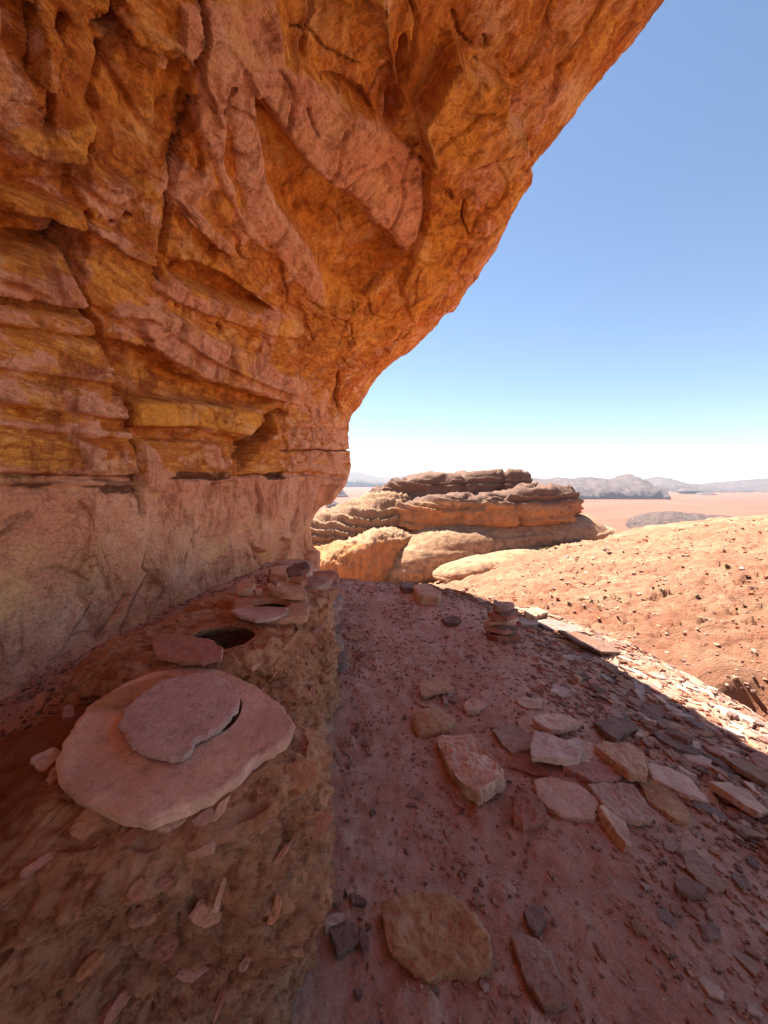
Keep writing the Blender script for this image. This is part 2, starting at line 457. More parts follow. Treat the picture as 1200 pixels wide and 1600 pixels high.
# control net: one column per station along the wall, points (x, y, z) from below the foot up over the rim to the top
def st(y, pts): return [(x, y, z) for x, z in pts]
NET = np.array([
    st(-9.0, [(-2.2, -.6), (-2.2, .5), (-2.2, 1.0), (-2.2, 1.5), (-2.1, 2.3), (-1.5, 3.1), (-.6, 3.7), (.8, 4.2), (2.4, 4.8), (2.9, 5.8), (2.4, 8.0), (-4.0, 14.0)]),
    st(-3.0, [(-2.0, -.6), (-2.0, .5), (-2.0, 1.0), (-2.0, 1.5), (-1.85, 2.3), (-1.35, 3.0), (-.5, 3.5), (.8, 4.0), (2.2, 4.5), (2.7, 5.4), (2.1, 8.0), (-4.0, 14.0)]),
    st(0.6, [(-1.88, -.6), (-1.88, .5), (-1.92, 1.0), (-1.92, 1.5), (-1.75, 2.3), (-1.25, 2.95), (-.5, 3.45), (.75, 4.0), (2.05, 4.45), (2.35, 5.2), (1.6, 8.0), (-4.0, 14.0)]),
    st(1.7, [(-1.78, -.6), (-1.78, .5), (-1.84, 1.0), (-1.84, 1.5), (-1.68, 2.3), (-1.2, 2.95), (-.45, 3.45), (.65, 4.0), (1.9, 4.45), (2.2, 5.2), (1.4, 8.0), (-4.0, 14.0)]),
    st(2.67, [(-1.68, -.6), (-1.68, .5), (-1.75, 1.0), (-1.75, 1.5), (-1.6, 2.3), (-1.15, 3.0), (-.4, 3.55), (.55, 4.05), (1.68, 4.48), (1.82, 5.2), (1.0, 8.0), (-4.0, 14.0)]),
    st(3.71, [(-1.58, -.6), (-1.58, .5), (-1.62, 1.0), (-1.60, 1.5), (-1.45, 2.3), (-1.02, 3.0), (-.4, 3.45), (.40, 3.82), (1.10, 4.02), (1.20, 4.8), (.5, 8.0), (-4.0, 14.0)]),
    st(4.8, [(-1.28, -.6), (-1.28, .4), (-1.28, 1.0), (-1.25, 1.5), (-1.12, 2.2), (-.80, 2.8), (-.25, 3.25), (.35, 3.55), (.93, 3.85), (1.05, 4.5), (.2, 8.0), (-4.0, 14.0)]),
    [(-.98, 5.3, -.6), (-.98, 5.3, .4), (-.95, 5.5, 1.0), (-.72, 5.7, 1.5), (-.72, 5.8, 2.0), (-.6, 5.9, 2.5), (-.25, 6.0, 3.0), (.15, 6.1, 3.35), (.58, 6.2, 3.65), (.6, 6.2, 4.3), (-.2, 6.2, 8.0), (-4, 6.5, 14.0)],
    [(-1.05, 5.6, -.6), (-1.05, 5.6, .3), (-.98, 5.8, .9), (-.60, 6.15, 1.55), (-.60, 6.4, 2.0), (-.60, 6.7, 2.5), (-.35, 6.85, 3.0), (-.08, 6.85, 3.4), (.10, 6.8, 3.72), (.1, 6.9, 4.3), (-.6, 7.1, 8.0), (-4, 7.5, 14.0)],
    [(-1.5, 6.0, -.8), (-1.5, 6.0, .2), (-1.4, 6.3, .9), (-1.2, 6.9, 1.55), (-1.2, 7.2, 2.0), (-1.2, 7.5, 2.5), (-1.1, 7.7, 3.0), (-.9, 7.8, 3.5), (-.7, 7.8, 4.0), (-.8, 7.8, 5.0), (-1.5, 8.0, 8.0), (-5, 8.5, 14.0)],
    [(-3.5, 8.5, -2.8), (-3.5, 8.6, -1.2), (-3.4, 8.7, .9), (-3.3, 9.0, 1.55), (-3.3, 9.2, 2.0), (-3.3, 9.4, 2.5), (-3.2, 9.6, 3.0), (-3.2, 9.8, 3.5), (-3.2, 9.8, 4.0), (-3.3, 9.8, 5.0), (-3.8, 10.0, 8.0), (-7, 10.5, 14.0)],
    [(-9, 15, -10), (-9, 15, -4), (-9, 15, .9), (-9, 15, 1.55), (-9, 15, 2.0), (-9, 15, 2.5), (-9, 15, 3.0), (-9, 15, 3.5), (-9, 15, 4.0), (-9, 15, 5.0), (-9.5, 15, 8.0), (-12, 15, 14.0)],
])

# relief: (polygon in survey pixels, height in m, bevel px, pale, gold, dark)
PLATES = [
 ([(318,0),(430,0),(437,60),(441,100),(500,128),(530,150),(575,185),(600,200),(640,228),(660,258),(661,330),(650,368),(628,402),(612,372),(592,350),(578,345),(572,325),(540,300),(510,285),(480,255),(450,215),(425,180),(408,148),(395,142),(385,120),(372,90),(365,120),(345,160),(340,190),(325,150),(312,120),(306,60)], .035, 4, .85, 0, 0),
 ([(372,90),(398,142),(403,190),(415,240),(422,290),(440,330),(470,370),(498,410),(505,440),(520,470),(500,480),(455,430),(430,395),(405,360),(385,320),(372,280),(365,240),(358,200),(352,180),(360,150)], .008, 6, .8, .1, 0),
 ([(312,120),(345,160),(350,200),(346,250),(365,290),(375,330),(390,350),(430,400),(410,390),(380,360),(365,320),(345,290),(325,230),(308,200),(300,180)], .02, 6, .7, .1, 0),
 ([(400,140),(425,180),(450,215),(480,255),(510,285),(540,300),(572,325),(578,345),(610,365),(630,395),(600,430),(560,470),(515,480),(500,420),(470,370),(440,330),(422,290),(415,240),(404,190)], -.20, 26, -.4, .45, 0),  # gold here paints bright highlights into the hollow's colour
 ([(505,440),(560,470),(600,432),(640,400),(660,340),(700,300),(740,330),(700,430),(640,500),(600,540),(520,560),(480,520)], .0, 10, -.25, .45, 0),  # no relief: gold alone paints the roof's bright highlights
 ([(500,128),(540,135),(570,150),(592,188),(560,175),(530,160)], -.07, 4, -.8, 0, .1),
 ([(432,0),(600,0),(618,120),(600,195),(560,165),(500,125),(455,90),(438,40)], -.06, 9, -.3, 0, 0),
 ([(278,0),(310,0),(312,50),(300,80),(282,78),(276,40)], .04, 5, .8, 0, 0),
 ([(706,48),(720,75),(732,90),(760,92),(790,95),(783,158),(812,180),(814,212),(790,216),(760,222),(738,238),(700,246),(662,250),(652,210),(645,165),(668,120),(690,70)], .17, 7, 0, .55, 0),
 ([(664,252),(740,240),(820,217),(826,240),(822,300),(790,345),(740,430),(700,480),(640,500),(622,440),(640,400),(662,340)], .09, 7, .12, .1, 0),
 ([(725,300),(745,308),(760,330),(755,350),(730,352),(718,330)], .03, 4, .1, 0, 0),
 ([(0,0),(46,0),(52,60),(50,120),(20,110),(0,60)], -.05, 8, 0, 0, .35),
 ([(55,20),(92,55),(84,100),(77,135),(50,122),(50,60)], .05, 4, .1, 0, 0),
 ([(92,0),(185,0),(180,25),(150,50),(96,28)], .02, 5, 0, 0, .05),
 ([(184,20),(280,62),(290,75),(255,85),(180,52)], .05, 4, 0, .25, 0),
 ([(150,95),(215,98),(290,110),(300,180),(285,240),(250,290),(210,292),(150,270),(160,170)], -.05, 7, -.1, 0, .08),
 ([(0,190),(40,190),(75,200),(130,170),(150,190),(140,240),(130,262),(110,245),(60,240),(0,214)], .05, 5, .2, .6, 0),
 ([(0,215),(60,241),(110,246),(125,300),(115,316),(0,300)], -.05, 6, 0, 0, .1),
 ([(0,295),(60,303),(122,320),(112,348),(60,336),(0,320)], .07, 5, .1, .3, 0),
 ([(0,322),(60,337),(110,349),(136,342),(130,400),(118,407),(0,405)], -.16, 9, 0, 0, .30),
 ([(130,342),(165,352),(200,370),(235,395),(245,415),(225,410),(190,395),(160,370),(135,355)], .06, 5, .5, .1, 0),
 ([(272,300),(290,315),(315,335),(350,370),(370,395),(360,400),(330,380),(300,352),(280,330)], .05, 4, .6, .1, 0),
 ([(300,350),(330,380),(345,395),(330,405),(303,385),(296,365)], -.05, 4, -.2, 0, .1),
 ([(255,400),(300,408),(350,430),(400,465),(428,486),(400,486),(340,466),(290,446),(262,425)], -.18, 7, -.2, 0, .12),
 ([(245,436),(262,428),(300,450),(345,470),(400,489),(440,492),(470,500),(480,530),(440,526),(380,510),(320,490),(270,470),(243,450)], .05, 5, .35, .35, 0),
 ([(172,478),(230,478),(280,495),(340,530),(400,555),(452,590),(446,612),(390,592),(330,565),(270,522),(225,495),(170,492)], .065, 4, .75, .1, 0),
 ([(213,500),(240,502),(290,532),(340,562),(400,583),(455,605),(440,628),(380,607),(320,592),(270,567),(235,542),(215,515)], .06, 4, .65, .15, 0),
 ([(170,530),(235,547),(300,592),(380,612),(432,626),(400,640),(320,628),(205,626),(190,590)], -.16, 8, -.3, 0, .10),
 ([(203,626),(300,628),(400,640),(410,655),(390,680),(300,666),(208,664)], .05, 4, -.2, .8, 0),
 ([(206,666),(300,668),(380,684),(378,698),(300,690),(208,688)], -.08, 5, 0, 0, .25),
 ([(212,690),(235,700),(245,730),(268,742),(262,762),(240,770),(222,762),(215,720)], .04, 4, .8, .1, 0),
 ([(310,696),(330,690),(345,712),(368,718),(345,737),(320,727)], .05, 5, .6, .1, 0),
 ([(434,640),(431,660),(433,680),(410,690),(396,714),(372,737),(368,716),(360,720),(375,695),(400,665),(415,650)], -.85, 5, -.5, 0, .55),  # cave: its dark value paints the shade inside into the rock colour
 ([(437,643),(446,643),(446,654),(437,654)], -.10, 2, 0, 0, .3),
 ([(252,750),(275,748),(278,766),(262,781),(250,770)], -.04, 3, .1, 0, .1),
 ([(325,752),(370,752),(372,788),(348,782),(335,772)], -.035, 3, .3, 0, 0),
 ([(388,852),(415,862),(445,838),(458,845),(443,880),(430,899),(408,885)], -.09, 4, -.1, 0, .12),
 ([(440,590),(470,585),(480,605),(455,620),(440,630)], .05, 5, .6, 0, 0),
 ([(100,680),(118,700),(135,735),(150,738),(150,700),(125,685)], .05, 4, .6, .1, 0),
 ([(126,280),(150,272),(205,282),(212,310),(200,345),(170,352),(145,340),(130,318)], .015, 6, .4, 0, 0),
 ([(500,760),(522,756),(505,820),(496,860),(478,880),(474,850),(490,800)], -.10, 5, -.5, 0, .1),
]
# cracks: (polyline, half width px, depth m, step m: right-hand side of travel raised (+) or lowered (-), step reach px)
CRACKS = [
 ([(311,0),(315,45),(308,75),(302,98)], 4, .12, 0, 0),
 ([(355,120),(350,140),(346,172)], 4, .07, 0, 0), ([(640,80),(630,125),(618,155),(611,195)], 7, .16, -.05, 30),
 ([(660,249),(700,247),(738,233),(760,222),(814,212)], 4, .20, 0, 0), ([(600,0),(606,50),(616,110),(628,140),(655,190),(666,225)], 3, -.05, .05, 30),
 ([(640,0),(655,40),(650,90),(636,130)], 4, .05, 0, 0), ([(710,25),(716,50),(740,72),(760,66),(755,50)], 2.5, .04, 0, 0),
 ([(48,0),(51,60),(50,125)], 4, .08, .02, 20), ([(98,25),(92,60),(84,100),(78,150),(77,196)], 4, .08, -.02, 20),
 ([(150,40),(165,46),(182,40)], 9, .12, 0, 0),
 ([(192,0),(182,35),(180,60),(166,95),(160,130),(151,165),(160,185),(150,230),(138,270),(128,312)], 2, .03, -.06, 30),
 ([(136,335),(122,395),(128,450),(150,500),(165,540),(190,600),(203,650),(212,710),(218,762),(222,800)], 3, .09, -.02, 22),
 ([(305,165),(300,190),(290,225),(272,262),(268,290),(262,340),(255,385),(250,440)], 3, .07, -.03, 25),
 ([(268,290),(280,320),(300,345)], 2, .03, 0, 0), ([(465,60),(500,75),(520,100),(570,118)], 2, .03, 0, 0),
 ([(430,100),(445,120),(455,145)], 2, .03, 0, 0), ([(475,155),(480,180),(493,203)], 2, .03, 0, 0), ([(340,505),(345,515),(341,530)], 2.5, .05, 0, 0),
 ([(225,868),(222,885),(235,893),(224,915),(206,950),(196,985)], 3, .06, .025, 30), ([(258,925),(240,960),(228,985)], 2.5, .06, .02, 20), ([(205,925),(188,958),(165,995)], 2, .04, -.02, 20), ([(150,945),(125,985),(105,1015)], 2, .03, .02, 20), ([(300,905),(278,935),(268,950)], 2, .04, 0, 0), ([(0,835),(28,812),(45,800)], 3, .04, .03, 25), ([(60,900),(95,886),(130,892),(150,905)], 3, .03, .02, 20),
 ([(311,825),(295,850),(288,868),(289,880)], 2.5, .05, .015, 15), ([(345,818),(338,838)], 2.5, .03, 0, 0), ([(398,790),(392,820)], 2.5, .03, 0, 0),
 ([(391,850),(394,870),(410,888),(428,902)], 2.5, .05, 0, 0),
 ([(0,820),(30,805)], 4, .03, .02, 20), ([(255,747),(300,748),(345,744)], 3, .05, 0, 0), ([(372,746),(400,742),(440,744)], 3, .06, 0, 0),
 ([(440,706),(490,703),(545,704)], 2, .05, 0, 0), ([(440,668),(500,672),(542,668)], 2, .03, 0, 0), ([(455,690),(520,688)], 1.5, .02, 0, 0), ([(436,742),(490,740),(536,746)], 4, .06, 0, 0),
 ([(528,585),(532,600),(528,622),(534,640)], 2.5, .07, -.03, 15), ([(505,575),(560,560),(600,545)], 6, .03, .05, 24), ([(490,545),(540,530),(610,515)], 6, .03, .05, 24),
 ([(480,470),(500,480),(540,485)], 3, .04, .03, 20), ([(500,480),(545,500),(552,535),(530,560)], 2, .04, .02, 15), ([(600,430),(560,470),(545,500)], 2, .03, .03, 30),
 ([(692,290),(696,285),(700,295)], 4, .05, 0, 0), ([(720,300),(718,325),(728,350)], 2, .04, 0, 0),
]
PITS = [(193,332,8,.10),(168,343,5,.06),(150,333,4,.05),(172,296,5,.04),(172,48,14,.10),(740,95,9,.06),(60,165,5,.03)]
# bedding of the wall left of the long crack: (y at x=0, proudness m, pale, dark)
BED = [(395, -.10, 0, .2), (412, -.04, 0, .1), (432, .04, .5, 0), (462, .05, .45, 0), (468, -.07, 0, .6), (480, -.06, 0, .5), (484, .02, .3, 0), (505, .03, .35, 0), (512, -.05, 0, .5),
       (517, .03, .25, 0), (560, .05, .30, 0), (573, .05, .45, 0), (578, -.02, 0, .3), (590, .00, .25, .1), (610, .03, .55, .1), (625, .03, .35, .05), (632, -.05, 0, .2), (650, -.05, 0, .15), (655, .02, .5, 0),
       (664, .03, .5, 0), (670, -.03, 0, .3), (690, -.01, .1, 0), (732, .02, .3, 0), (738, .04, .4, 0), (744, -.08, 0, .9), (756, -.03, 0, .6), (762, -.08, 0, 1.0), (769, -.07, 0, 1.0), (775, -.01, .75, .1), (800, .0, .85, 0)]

def sculpt(P, N, inview):
    """relief height and colour masks for surface points P with normals N"""
    px, py = to_px(P)
    inv = inview & (px > -400) & (px < 1400) & (py > -400) & (py < 1500)
    x, y, z = P[:, 0], P[:, 1], P[:, 2]
    h = np.zeros(len(P)); pale = np.zeros(len(P)); gold = np.zeros(len(P)); dark = np.zeros(len(P))
    dist = np.linalg.norm(P - EYE, axis=1)
    # general relief in world space
    big = fbm(x * 0.8, y * 0.8, z * 1.1, 3)
    h += 0.06 * big
    zz = z + 0.06 * y + 0.10 * fbm(x * 0.7, y * 0.7, z * 0.7 + 30, 2)
    beds = fbm(x * 0.5, y * 0.5, zz * 7, 4, 0.6)
    wallish = ss(0.75, 0.35, np.abs(N[:, 2]))
    upper = ss(1.5, 1.7, z)
    h += (0.055 * terr(beds, 9)) * (0.25 + 0.75 * wallish) * (0.15 + 0.85 * upper)
    fl = fbm(x * 2.1 + 0.6 * big, y * 2.1, z * 2.6 + 4, 4, 0.55)
    h += 0.040 * terr(fl, 6, 0.05) * (0.25 + 0.75 * upper)
    fl2 = fbm(x * 7, y * 7, z * 9 + 9, 4, 0.6)
    h += (0.013 * terr(fl2, 7, 0.08) + 0.004 * fl2) * (0.35 + 0.65 * upper)
    h += 0.004 * fbm(x * 26, y * 26, z * 30, 3, 0.6)
    rg = fbm(x * 1.3, y * 0.9, z * 1.3 + 70, 3)
    h -= 0.030 * ss(0.93, 0.985, ridged(rg)) * upper
    h -= 0.008 * ss(0.93, 0.98, ridged(fbm(x * 4.3, y * 3.4, z * 4.3 + 170, 3))) * upper
    # pale weathered skin on the lower wall and on a few flakes above
    low = ss(1.56, 1.44, z - 0.02 * np.sin(x * 3))
    pale += 1.5 * low + 0.42 * ss(0.0, 0.22, fl) * upper + .05
    pale += 0.55 * ss(4.2, 5.2, y) * ss(2.9, 2.2, z)
    gold += 0.45 * ss(0.1, 0.35, fbm(x * 0.9, y * 0.9, z * 0.9 + 55, 3))
    h += low * (.10 * fbm(x * 1.1, y * 1.1, z * 1.3 + 33, 3) + .012 * terr(fbm(x * 3.5 + z * 2, y * 3.5, z * 2 + 12, 4, .6), 5, .08))
    # traced relief
    idx = np.where(inv)[0]
    qx = px[idx] + 5 * fbm(x[idx] * 3, y[idx] * 3, z[idx] * 3 + 80, 4, 0.6)
    qy = py[idx] + 5 * fbm(x[idx] * 3, y[idx] * 3, z[idx] * 3 + 95, 4, 0.6)
    HH = np.zeros(len(idx)); PA = np.zeros(len(idx)); GO = np.zeros(len(idx)); DA = np.zeros(len(idx))
    for poly, hh, bev, pl, go, da in PLATES:
        a = np.array(poly)
        lo = a.min(0) - 30; hi = a.max(0) + 30
        m = np.where((qx > lo[0]) & (qx < hi[0]) & (qy > lo[1]) & (qy < hi[1]))[0]
        if not len(m): continue
        sdv = poly_sd(qx[m], qy[m], poly)
        k = ss(-bev * 0.35, bev * .65, sdv)
        HH[m] += hh * k
        kc = ss(-2.5, 3.5, sdv)
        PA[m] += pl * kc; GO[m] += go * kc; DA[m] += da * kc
    for pts, wd, dp, stp, reach in CRACKS:
        a = np.array(pts); pad = max(40, reach + 5)
        lo = a.min(0) - pad; hi = a.max(0) + pad
        m = np.where((qx > lo[0]) & (qx < hi[0]) & (qy > lo[1]) & (qy < hi[1]))[0]
        if not len(m): continue
        d, s = line_d(qx[m], qy[m], pts)
        HH[m] -= dp * ss(wd * 1.3, wd * 0.25, d)
        if stp: HH[m] += stp * ss(reach, 0, d) * ss(0, 2.5, d * (s > 0))
        if dp > 0.025: DA[m] += (0.8 if wd < 3.4 and dp > .04 else 0.2) * ss(wd, wd * 0.3, d)
    for cx_, cy_, rr, dp in PITS:
        m = np.where((np.abs(qx - cx_) < rr * 2) & (np.abs(qy - cy_) < rr * 2))[0]
        if len(m): HH[m] -= dp * ss(rr, rr * 0.5, np.hypot(qx[m] - cx_, qy[m] - cy_))
    # bedding left of the long crack
    B = np.array(BED)
    crx = np.interp(qy, [380, 450, 500, 540, 600, 650, 710, 762, 845], [122, 128, 150, 165, 190, 203, 212, 218, 226])
    yy = qy - np.where(qy < 720, 0.14, 0.0) * qx * ss(760, 640, qy)
    yy = yy + ss(725, 745, qy) * 9 * fbm(x[idx] * 2.5, y[idx] * 2.5, z[idx] * 14 + 44, 4, .65)
    m = ss(4, -4, qx - crx) * ss(385, 400, qy) * ss(800, 780, qy)
    lam = terr(fbm(x[idx] * .8, y[idx] * .8, (z[idx] + .05 * fbm(x[idx] * 2, y[idx] * 2, z[idx] * 2 + 5, 3)) * 24, 3, .6), 5, .1)
    HH += m * (np.interp(yy, B[:, 0], B[:, 1]) * .72 + .022 * lam)
    PA += m * np.interp(yy, B[:, 0], B[:, 2]) * (1 - 0.0)
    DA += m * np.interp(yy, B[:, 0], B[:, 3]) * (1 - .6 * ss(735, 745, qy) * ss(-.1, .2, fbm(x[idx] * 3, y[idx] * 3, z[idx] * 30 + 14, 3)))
    m2 = ss(-2, 4, qx - crx) * ss(480, 455, qx) * ss(734, 739, qy) * ss(751, 747, qy)
    DA += m2 * 1.1 * ss(-.05, .15, fbm(x[idx] * 3, y[idx] * 3, z[idx] + 7, 3))
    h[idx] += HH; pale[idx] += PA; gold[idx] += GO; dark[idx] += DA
    # the deepest relief must stay inside the rock
    return h, np.clip(pale, -.3, 1), np.clip(gold, 0, 1), np.clip(dark, 0, 1)

def build_cliff():
    nc, nr = NET.shape[:2]
    # even out the sampling: more samples where the wall is seen large
    U = np.linspace(0, nc - 1, 600); Vt = np.linspace(0, nr - 1, 600)
    def surf(u, v):
        A = cr(NET, u)                         # (nu, nr, 3)
        Bq = cr(np.swapaxes(A, 0, 1), v)       # (nv, nu, 3)
        return np.swapaxes(Bq, 0, 1)
    S = surf(U, Vt)
    px, py = to_px(S)
    vis = (px > -60) & (px < 1260) & (py > -60) & (py < 1660)
    def density(axis):
        d = np.hypot(np.diff(px, axis=axis), np.diff(py, axis=axis))
        vv = (vis[1:] & vis[:-1]) if axis == 0 else (vis[:, 1:] & vis[:, :-1])
        d = np.where(vv, d, 0)
        w3 = np.linalg.norm(np.diff(S, axis=axis), axis=-1)
        # a mean of the larger values
        q = np.sort(d, axis=1 - axis)
        q = q[:, int(q.shape[1] * 0.9):].mean(1) if axis == 0 else q[int(q.shape[0] * 0.9):].mean(0)
        return q + 1.2 * w3.mean(1 - axis) * 1.0 + 0.002
    du = np.concatenate([[0], np.cumsum(density(0))]); dv = np.concatenate([[0], np.cumsum(density(1))])
    NU, NV = 680, 900
    u = np.interp(np.linspace(0, du[-1], NU), du, U); v = np.interp(np.linspace(0, dv[-1], NV), dv, Vt)
    S = surf(u, v)
    tu = np.gradient(S, axis=0); tv = np.gradient(S, axis=1)
    N = np.cross(tv, tu); N /= np.linalg.norm(N, axis=-1, keepdims=True) + 1e-12
    # make normals point into the open air (towards +x / down / camera)
    mid = N[NU // 3, NV // 4]
    if mid[0] < 0: N = -N
    inview = np.broadcast_to((v < 8.6)[None, :] & (u < 8.6)[:, None], (NU, NV)).reshape(-1)
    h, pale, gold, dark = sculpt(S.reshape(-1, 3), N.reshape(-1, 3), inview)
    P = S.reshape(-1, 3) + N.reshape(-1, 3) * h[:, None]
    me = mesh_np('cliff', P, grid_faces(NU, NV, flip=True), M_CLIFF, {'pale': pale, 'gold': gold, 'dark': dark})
    o = obj_me('cliff', me)
    tag(o, kind='structure', label='huge overhanging orange sandstone cliff arching over the ledge')
build_cliff()

# ------------------------------------------------------------------ hills, mesa: bodies swept along a surveyed skyline
def sweep(stations, nu, nv, expo, disp, seed, xwarp=0.0):
    """stations: (px, py_top, py_bottom, distance, half depth). Returns a closed body in metres."""
    S = np.array(stations, float)
    t = np.linspace(0, len(S) - 1, nu)
    Q = cr(S, t)
    top = at_y(Q[:, 0], Q[:, 1], Q[:, 3]); bot = at_y(Q[:, 0], Q[:, 2], Q[:, 3])
    c = (top + bot) / 2; hz = np.maximum((top - bot)[:, 2] / 2, 0.01)
    ph = np.linspace(0, 2 * np.pi, nv, endpoint=False)
    cs, sn = np.cos(ph), np.sin(ph)
    cy = np.sign(cs) * np.abs(cs) ** (2 / expo); sz = np.sign(sn) * np.abs(sn) ** (2 / expo)
    P = np.zeros((nu, nv, 3))
    P[..., 0] = c[:, None, 0]; P[..., 1] = c[:, None, 1] - Q[:, 4][:, None] * cy[None]; P[..., 2] = c[:, None, 2] + hz[:, None] * sz[None]
    P[..., 0] *= P[..., 1] / c[:, None, 1] * 0.5 + 0.5
    tu = np.gradient(P, axis=0); tv = np.roll(P, -1, 1) - np.roll(P, 1, 1)
    N = np.cross(tu, tv); N /= np.linalg.norm(N, axis=-1, keepdims=True) + 1e-9
    cen = P.mean(1, keepdims=True)
    if ((P - cen) * N).sum(-1).mean() < 0: N = -N
    h = disp(P[..., 0], P[..., 1], P[..., 2], seed)
    taper = ss(0, 0.06, t / t[-1]) * ss(1, 0.94, t / t[-1])
    P = P + N * (h * (0.3 + 0.7 * taper[:, None]))[..., None]
    P[0] = P[0].mean(0); P[-1] = P[-1].mean(0)
    return P.reshape(-1, 3), grid_faces(nu, nv, wrap=True)

def join(parts):
    V = []; F = []; A = {}; o = 0
    for P, f, at in parts:
        V.append(P); F.append(f + o); o += len(P)
        for k, v in at.items(): A.setdefault(k, []).append(np.broadcast_to(v, len(P)).astype(float))
    return np.concatenate(V), np.concatenate(F), {k: np.concatenate(v) for k, v in A.items()}

def saw(q):
    f = q % 1.0
    return ss(0, .9, f) * ss(1.0, .94, f)
def d_smooth(x, y, z, s):
    q = z * .55 + .10 * x * .3 + .5 * fbm(x * .1, y * .1, z * 0 + s, 3)
    return 0.5 * fbm(x * .10, y * .10, z * .25 + s, 3) + 0.16 * saw(q) + 0.10 * fbm(x * .6, y * .6, z * 1.2 + s, 4, .6) + 0.05 * fbm(x * 2.2, y * 2.2, z * 4 + s, 3, .6)
def d_strata(x, y, z, s):
    q = z + 0.7 * fbm(x * .10, y * .10, z * .05 + s, 3)
    joint = ss(.86, .97, ridged(fbm(x * .13, y * .13, z * .05 + s + 9, 2)))
    return 0.8 * fbm(x * .16, y * .16, z * .1 + s, 3) + 0.55 * saw(q * 1.1) + .30 * saw(q * 2.9 + .3) - .45 * joint + 0.4 * terr(fbm(x * .45, y * .45, z * .5 + s, 3, .6), 5, .08) + .10 * fbm(x * 2, y * 2, z * 3 + s, 4, .65)
def d_face(x, y, z, s):
    return .7 * fbm(x * .12, y * .12, z * .15 + s, 3) + .14 * saw(z * .6 + .6 * fbm(x * .1, y * .1, z * 0 + s, 2)) + .75 * terr(fbm(x * .55, y * .55, z * .10 + s, 4, .6), 5, .1) + .25 * fbm(x * 1.4, y * 1.4, z * .2 + s, 3) + .12 * terr(fbm(x * .7, y * .7, z * .6 + s, 3), 5, .1)
def d_rubble(x, y, z, s):
    q = z + 0.8 * fbm(x * .18, y * .18, z * .1 + s, 3)
    return .7 * saw(q * 1.3) + 0.6 * terr(fbm(x * .3, y * .3, z * .6 + s, 4, .6), 6, .08) + 0.4 * terr(fbm(x * 1.0, y * 1.0, z * 1.6 + s, 4, .6), 5, .08) + .12 * fbm(x * 3, y * 3, z * 4 + s, 3, .65)

M_MESA = mat_hill('mesa_sandstone', (0.34, 0.175, 0.088), (0.42, 0.245, 0.13), (0.15, 0.080, 0.056), 1.0)
mp = []
def mpart(stt, nu, nv, ex, dsp, sd_, g, d, gz=None):
    P, f = sweep(stt, nu, nv, ex, dsp, sd_)
    gg = np.full(len(P), float(g)); dd = np.full(len(P), float(d))
    if gz is not None:      # a golden fresh face on the lower part, dark varnish on the flat top
        X, Yq = to_px(P)
        rel = fbm(P[:, 0] * .2, P[:, 1] * .2, P[:, 2] * .4 + sd_, 3)
        gg = ss(gz[0], gz[1], Yq + rel * 14) * g
        dd = ss(gz[1], gz[0], Yq + rel * 14) * d
    mp.append((P, f, {'gold': gg, 'dark': dd}))
mpart([(576, 906, 914, 44, .6), (588, 880, 922, 44, 3), (608, 856, 924, 44, 5), (640, 831, 920, 45, 6.5), (690, 811, 910, 46, 8), (760, 800, 894, 48, 9), (830, 796, 875, 50, 9), (880, 797, 864, 52, 9), (915, 808, 856, 54, 8), (945, 822, 851, 56, 5), (972, 834, 846, 57, 1)], 230, 140, 2.2, d_smooth, 3, 0.12, 0)
mpart([(616, 790, 822, 50, 3), (650, 782, 822, 49.5, 6), (700, 776, 822, 49, 7), (760, 773, 822, 49, 7.5), (820, 765, 816, 50, 8), (868, 768, 806, 51, 7), (887, 773, 798, 52, 4), (895, 782, 790, 52, 1)], 240, 150, 5.5, d_strata, 9, 0.5, 0.72, (778, 800))
mpart([(570, 776, 795, 56, 3), (610, 760, 792, 55.5, 5), (645, 751, 790, 55, 6.5), (700, 748, 790, 55, 8), (760, 745, 786, 55, 8), (800, 746, 782, 55, 8), (818, 751, 778, 56, 5), (836, 765, 776, 56, 1)], 250, 140, 6, d_strata, 17, 0.0, 0.78)
mpart([(470, 812, 880, 52, 3), (505, 806, 880, 52, 5), (530, 796, 880, 52, 6), (570, 781, 870, 53, 8), (620, 764, 860, 55, 9), (660, 758, 850, 56, 8), (690, 760, 850, 56, 5)], 210, 110, 2.4, d_rubble, 23, 0.1, 0.42)
mpart([(470, 850, 960, 44, 2), (500, 862, 950, 43, 4), (530, 850, 945, 43, 5), (560, 836, 940, 44, 6), (595, 824, 935, 45, 6), (630, 822, 925, 47, 6), (660, 832, 915, 48, 3)], 180, 110, 5.0, d_face, 31, 0.5, 0.35, (834, 850))
mpart([(676, 894, 902, 36, .5), (705, 882, 905, 36, 2.5), (760, 867, 902, 37, 3), (812, 859, 892, 38, 3), (850, 858, 884, 40, 2), (884, 863, 874, 41, .4)], 130, 60, 2.3, d_smooth, 41, 0.1, 0)
V, F, A = join(mp)
tag(obj_me('mesa', mesh_np('mesa', V, F, M_MESA, A)), kind='structure', label='flat topped sandstone mesa with a smooth pale flank and dark varnished cap beyond the ledge')

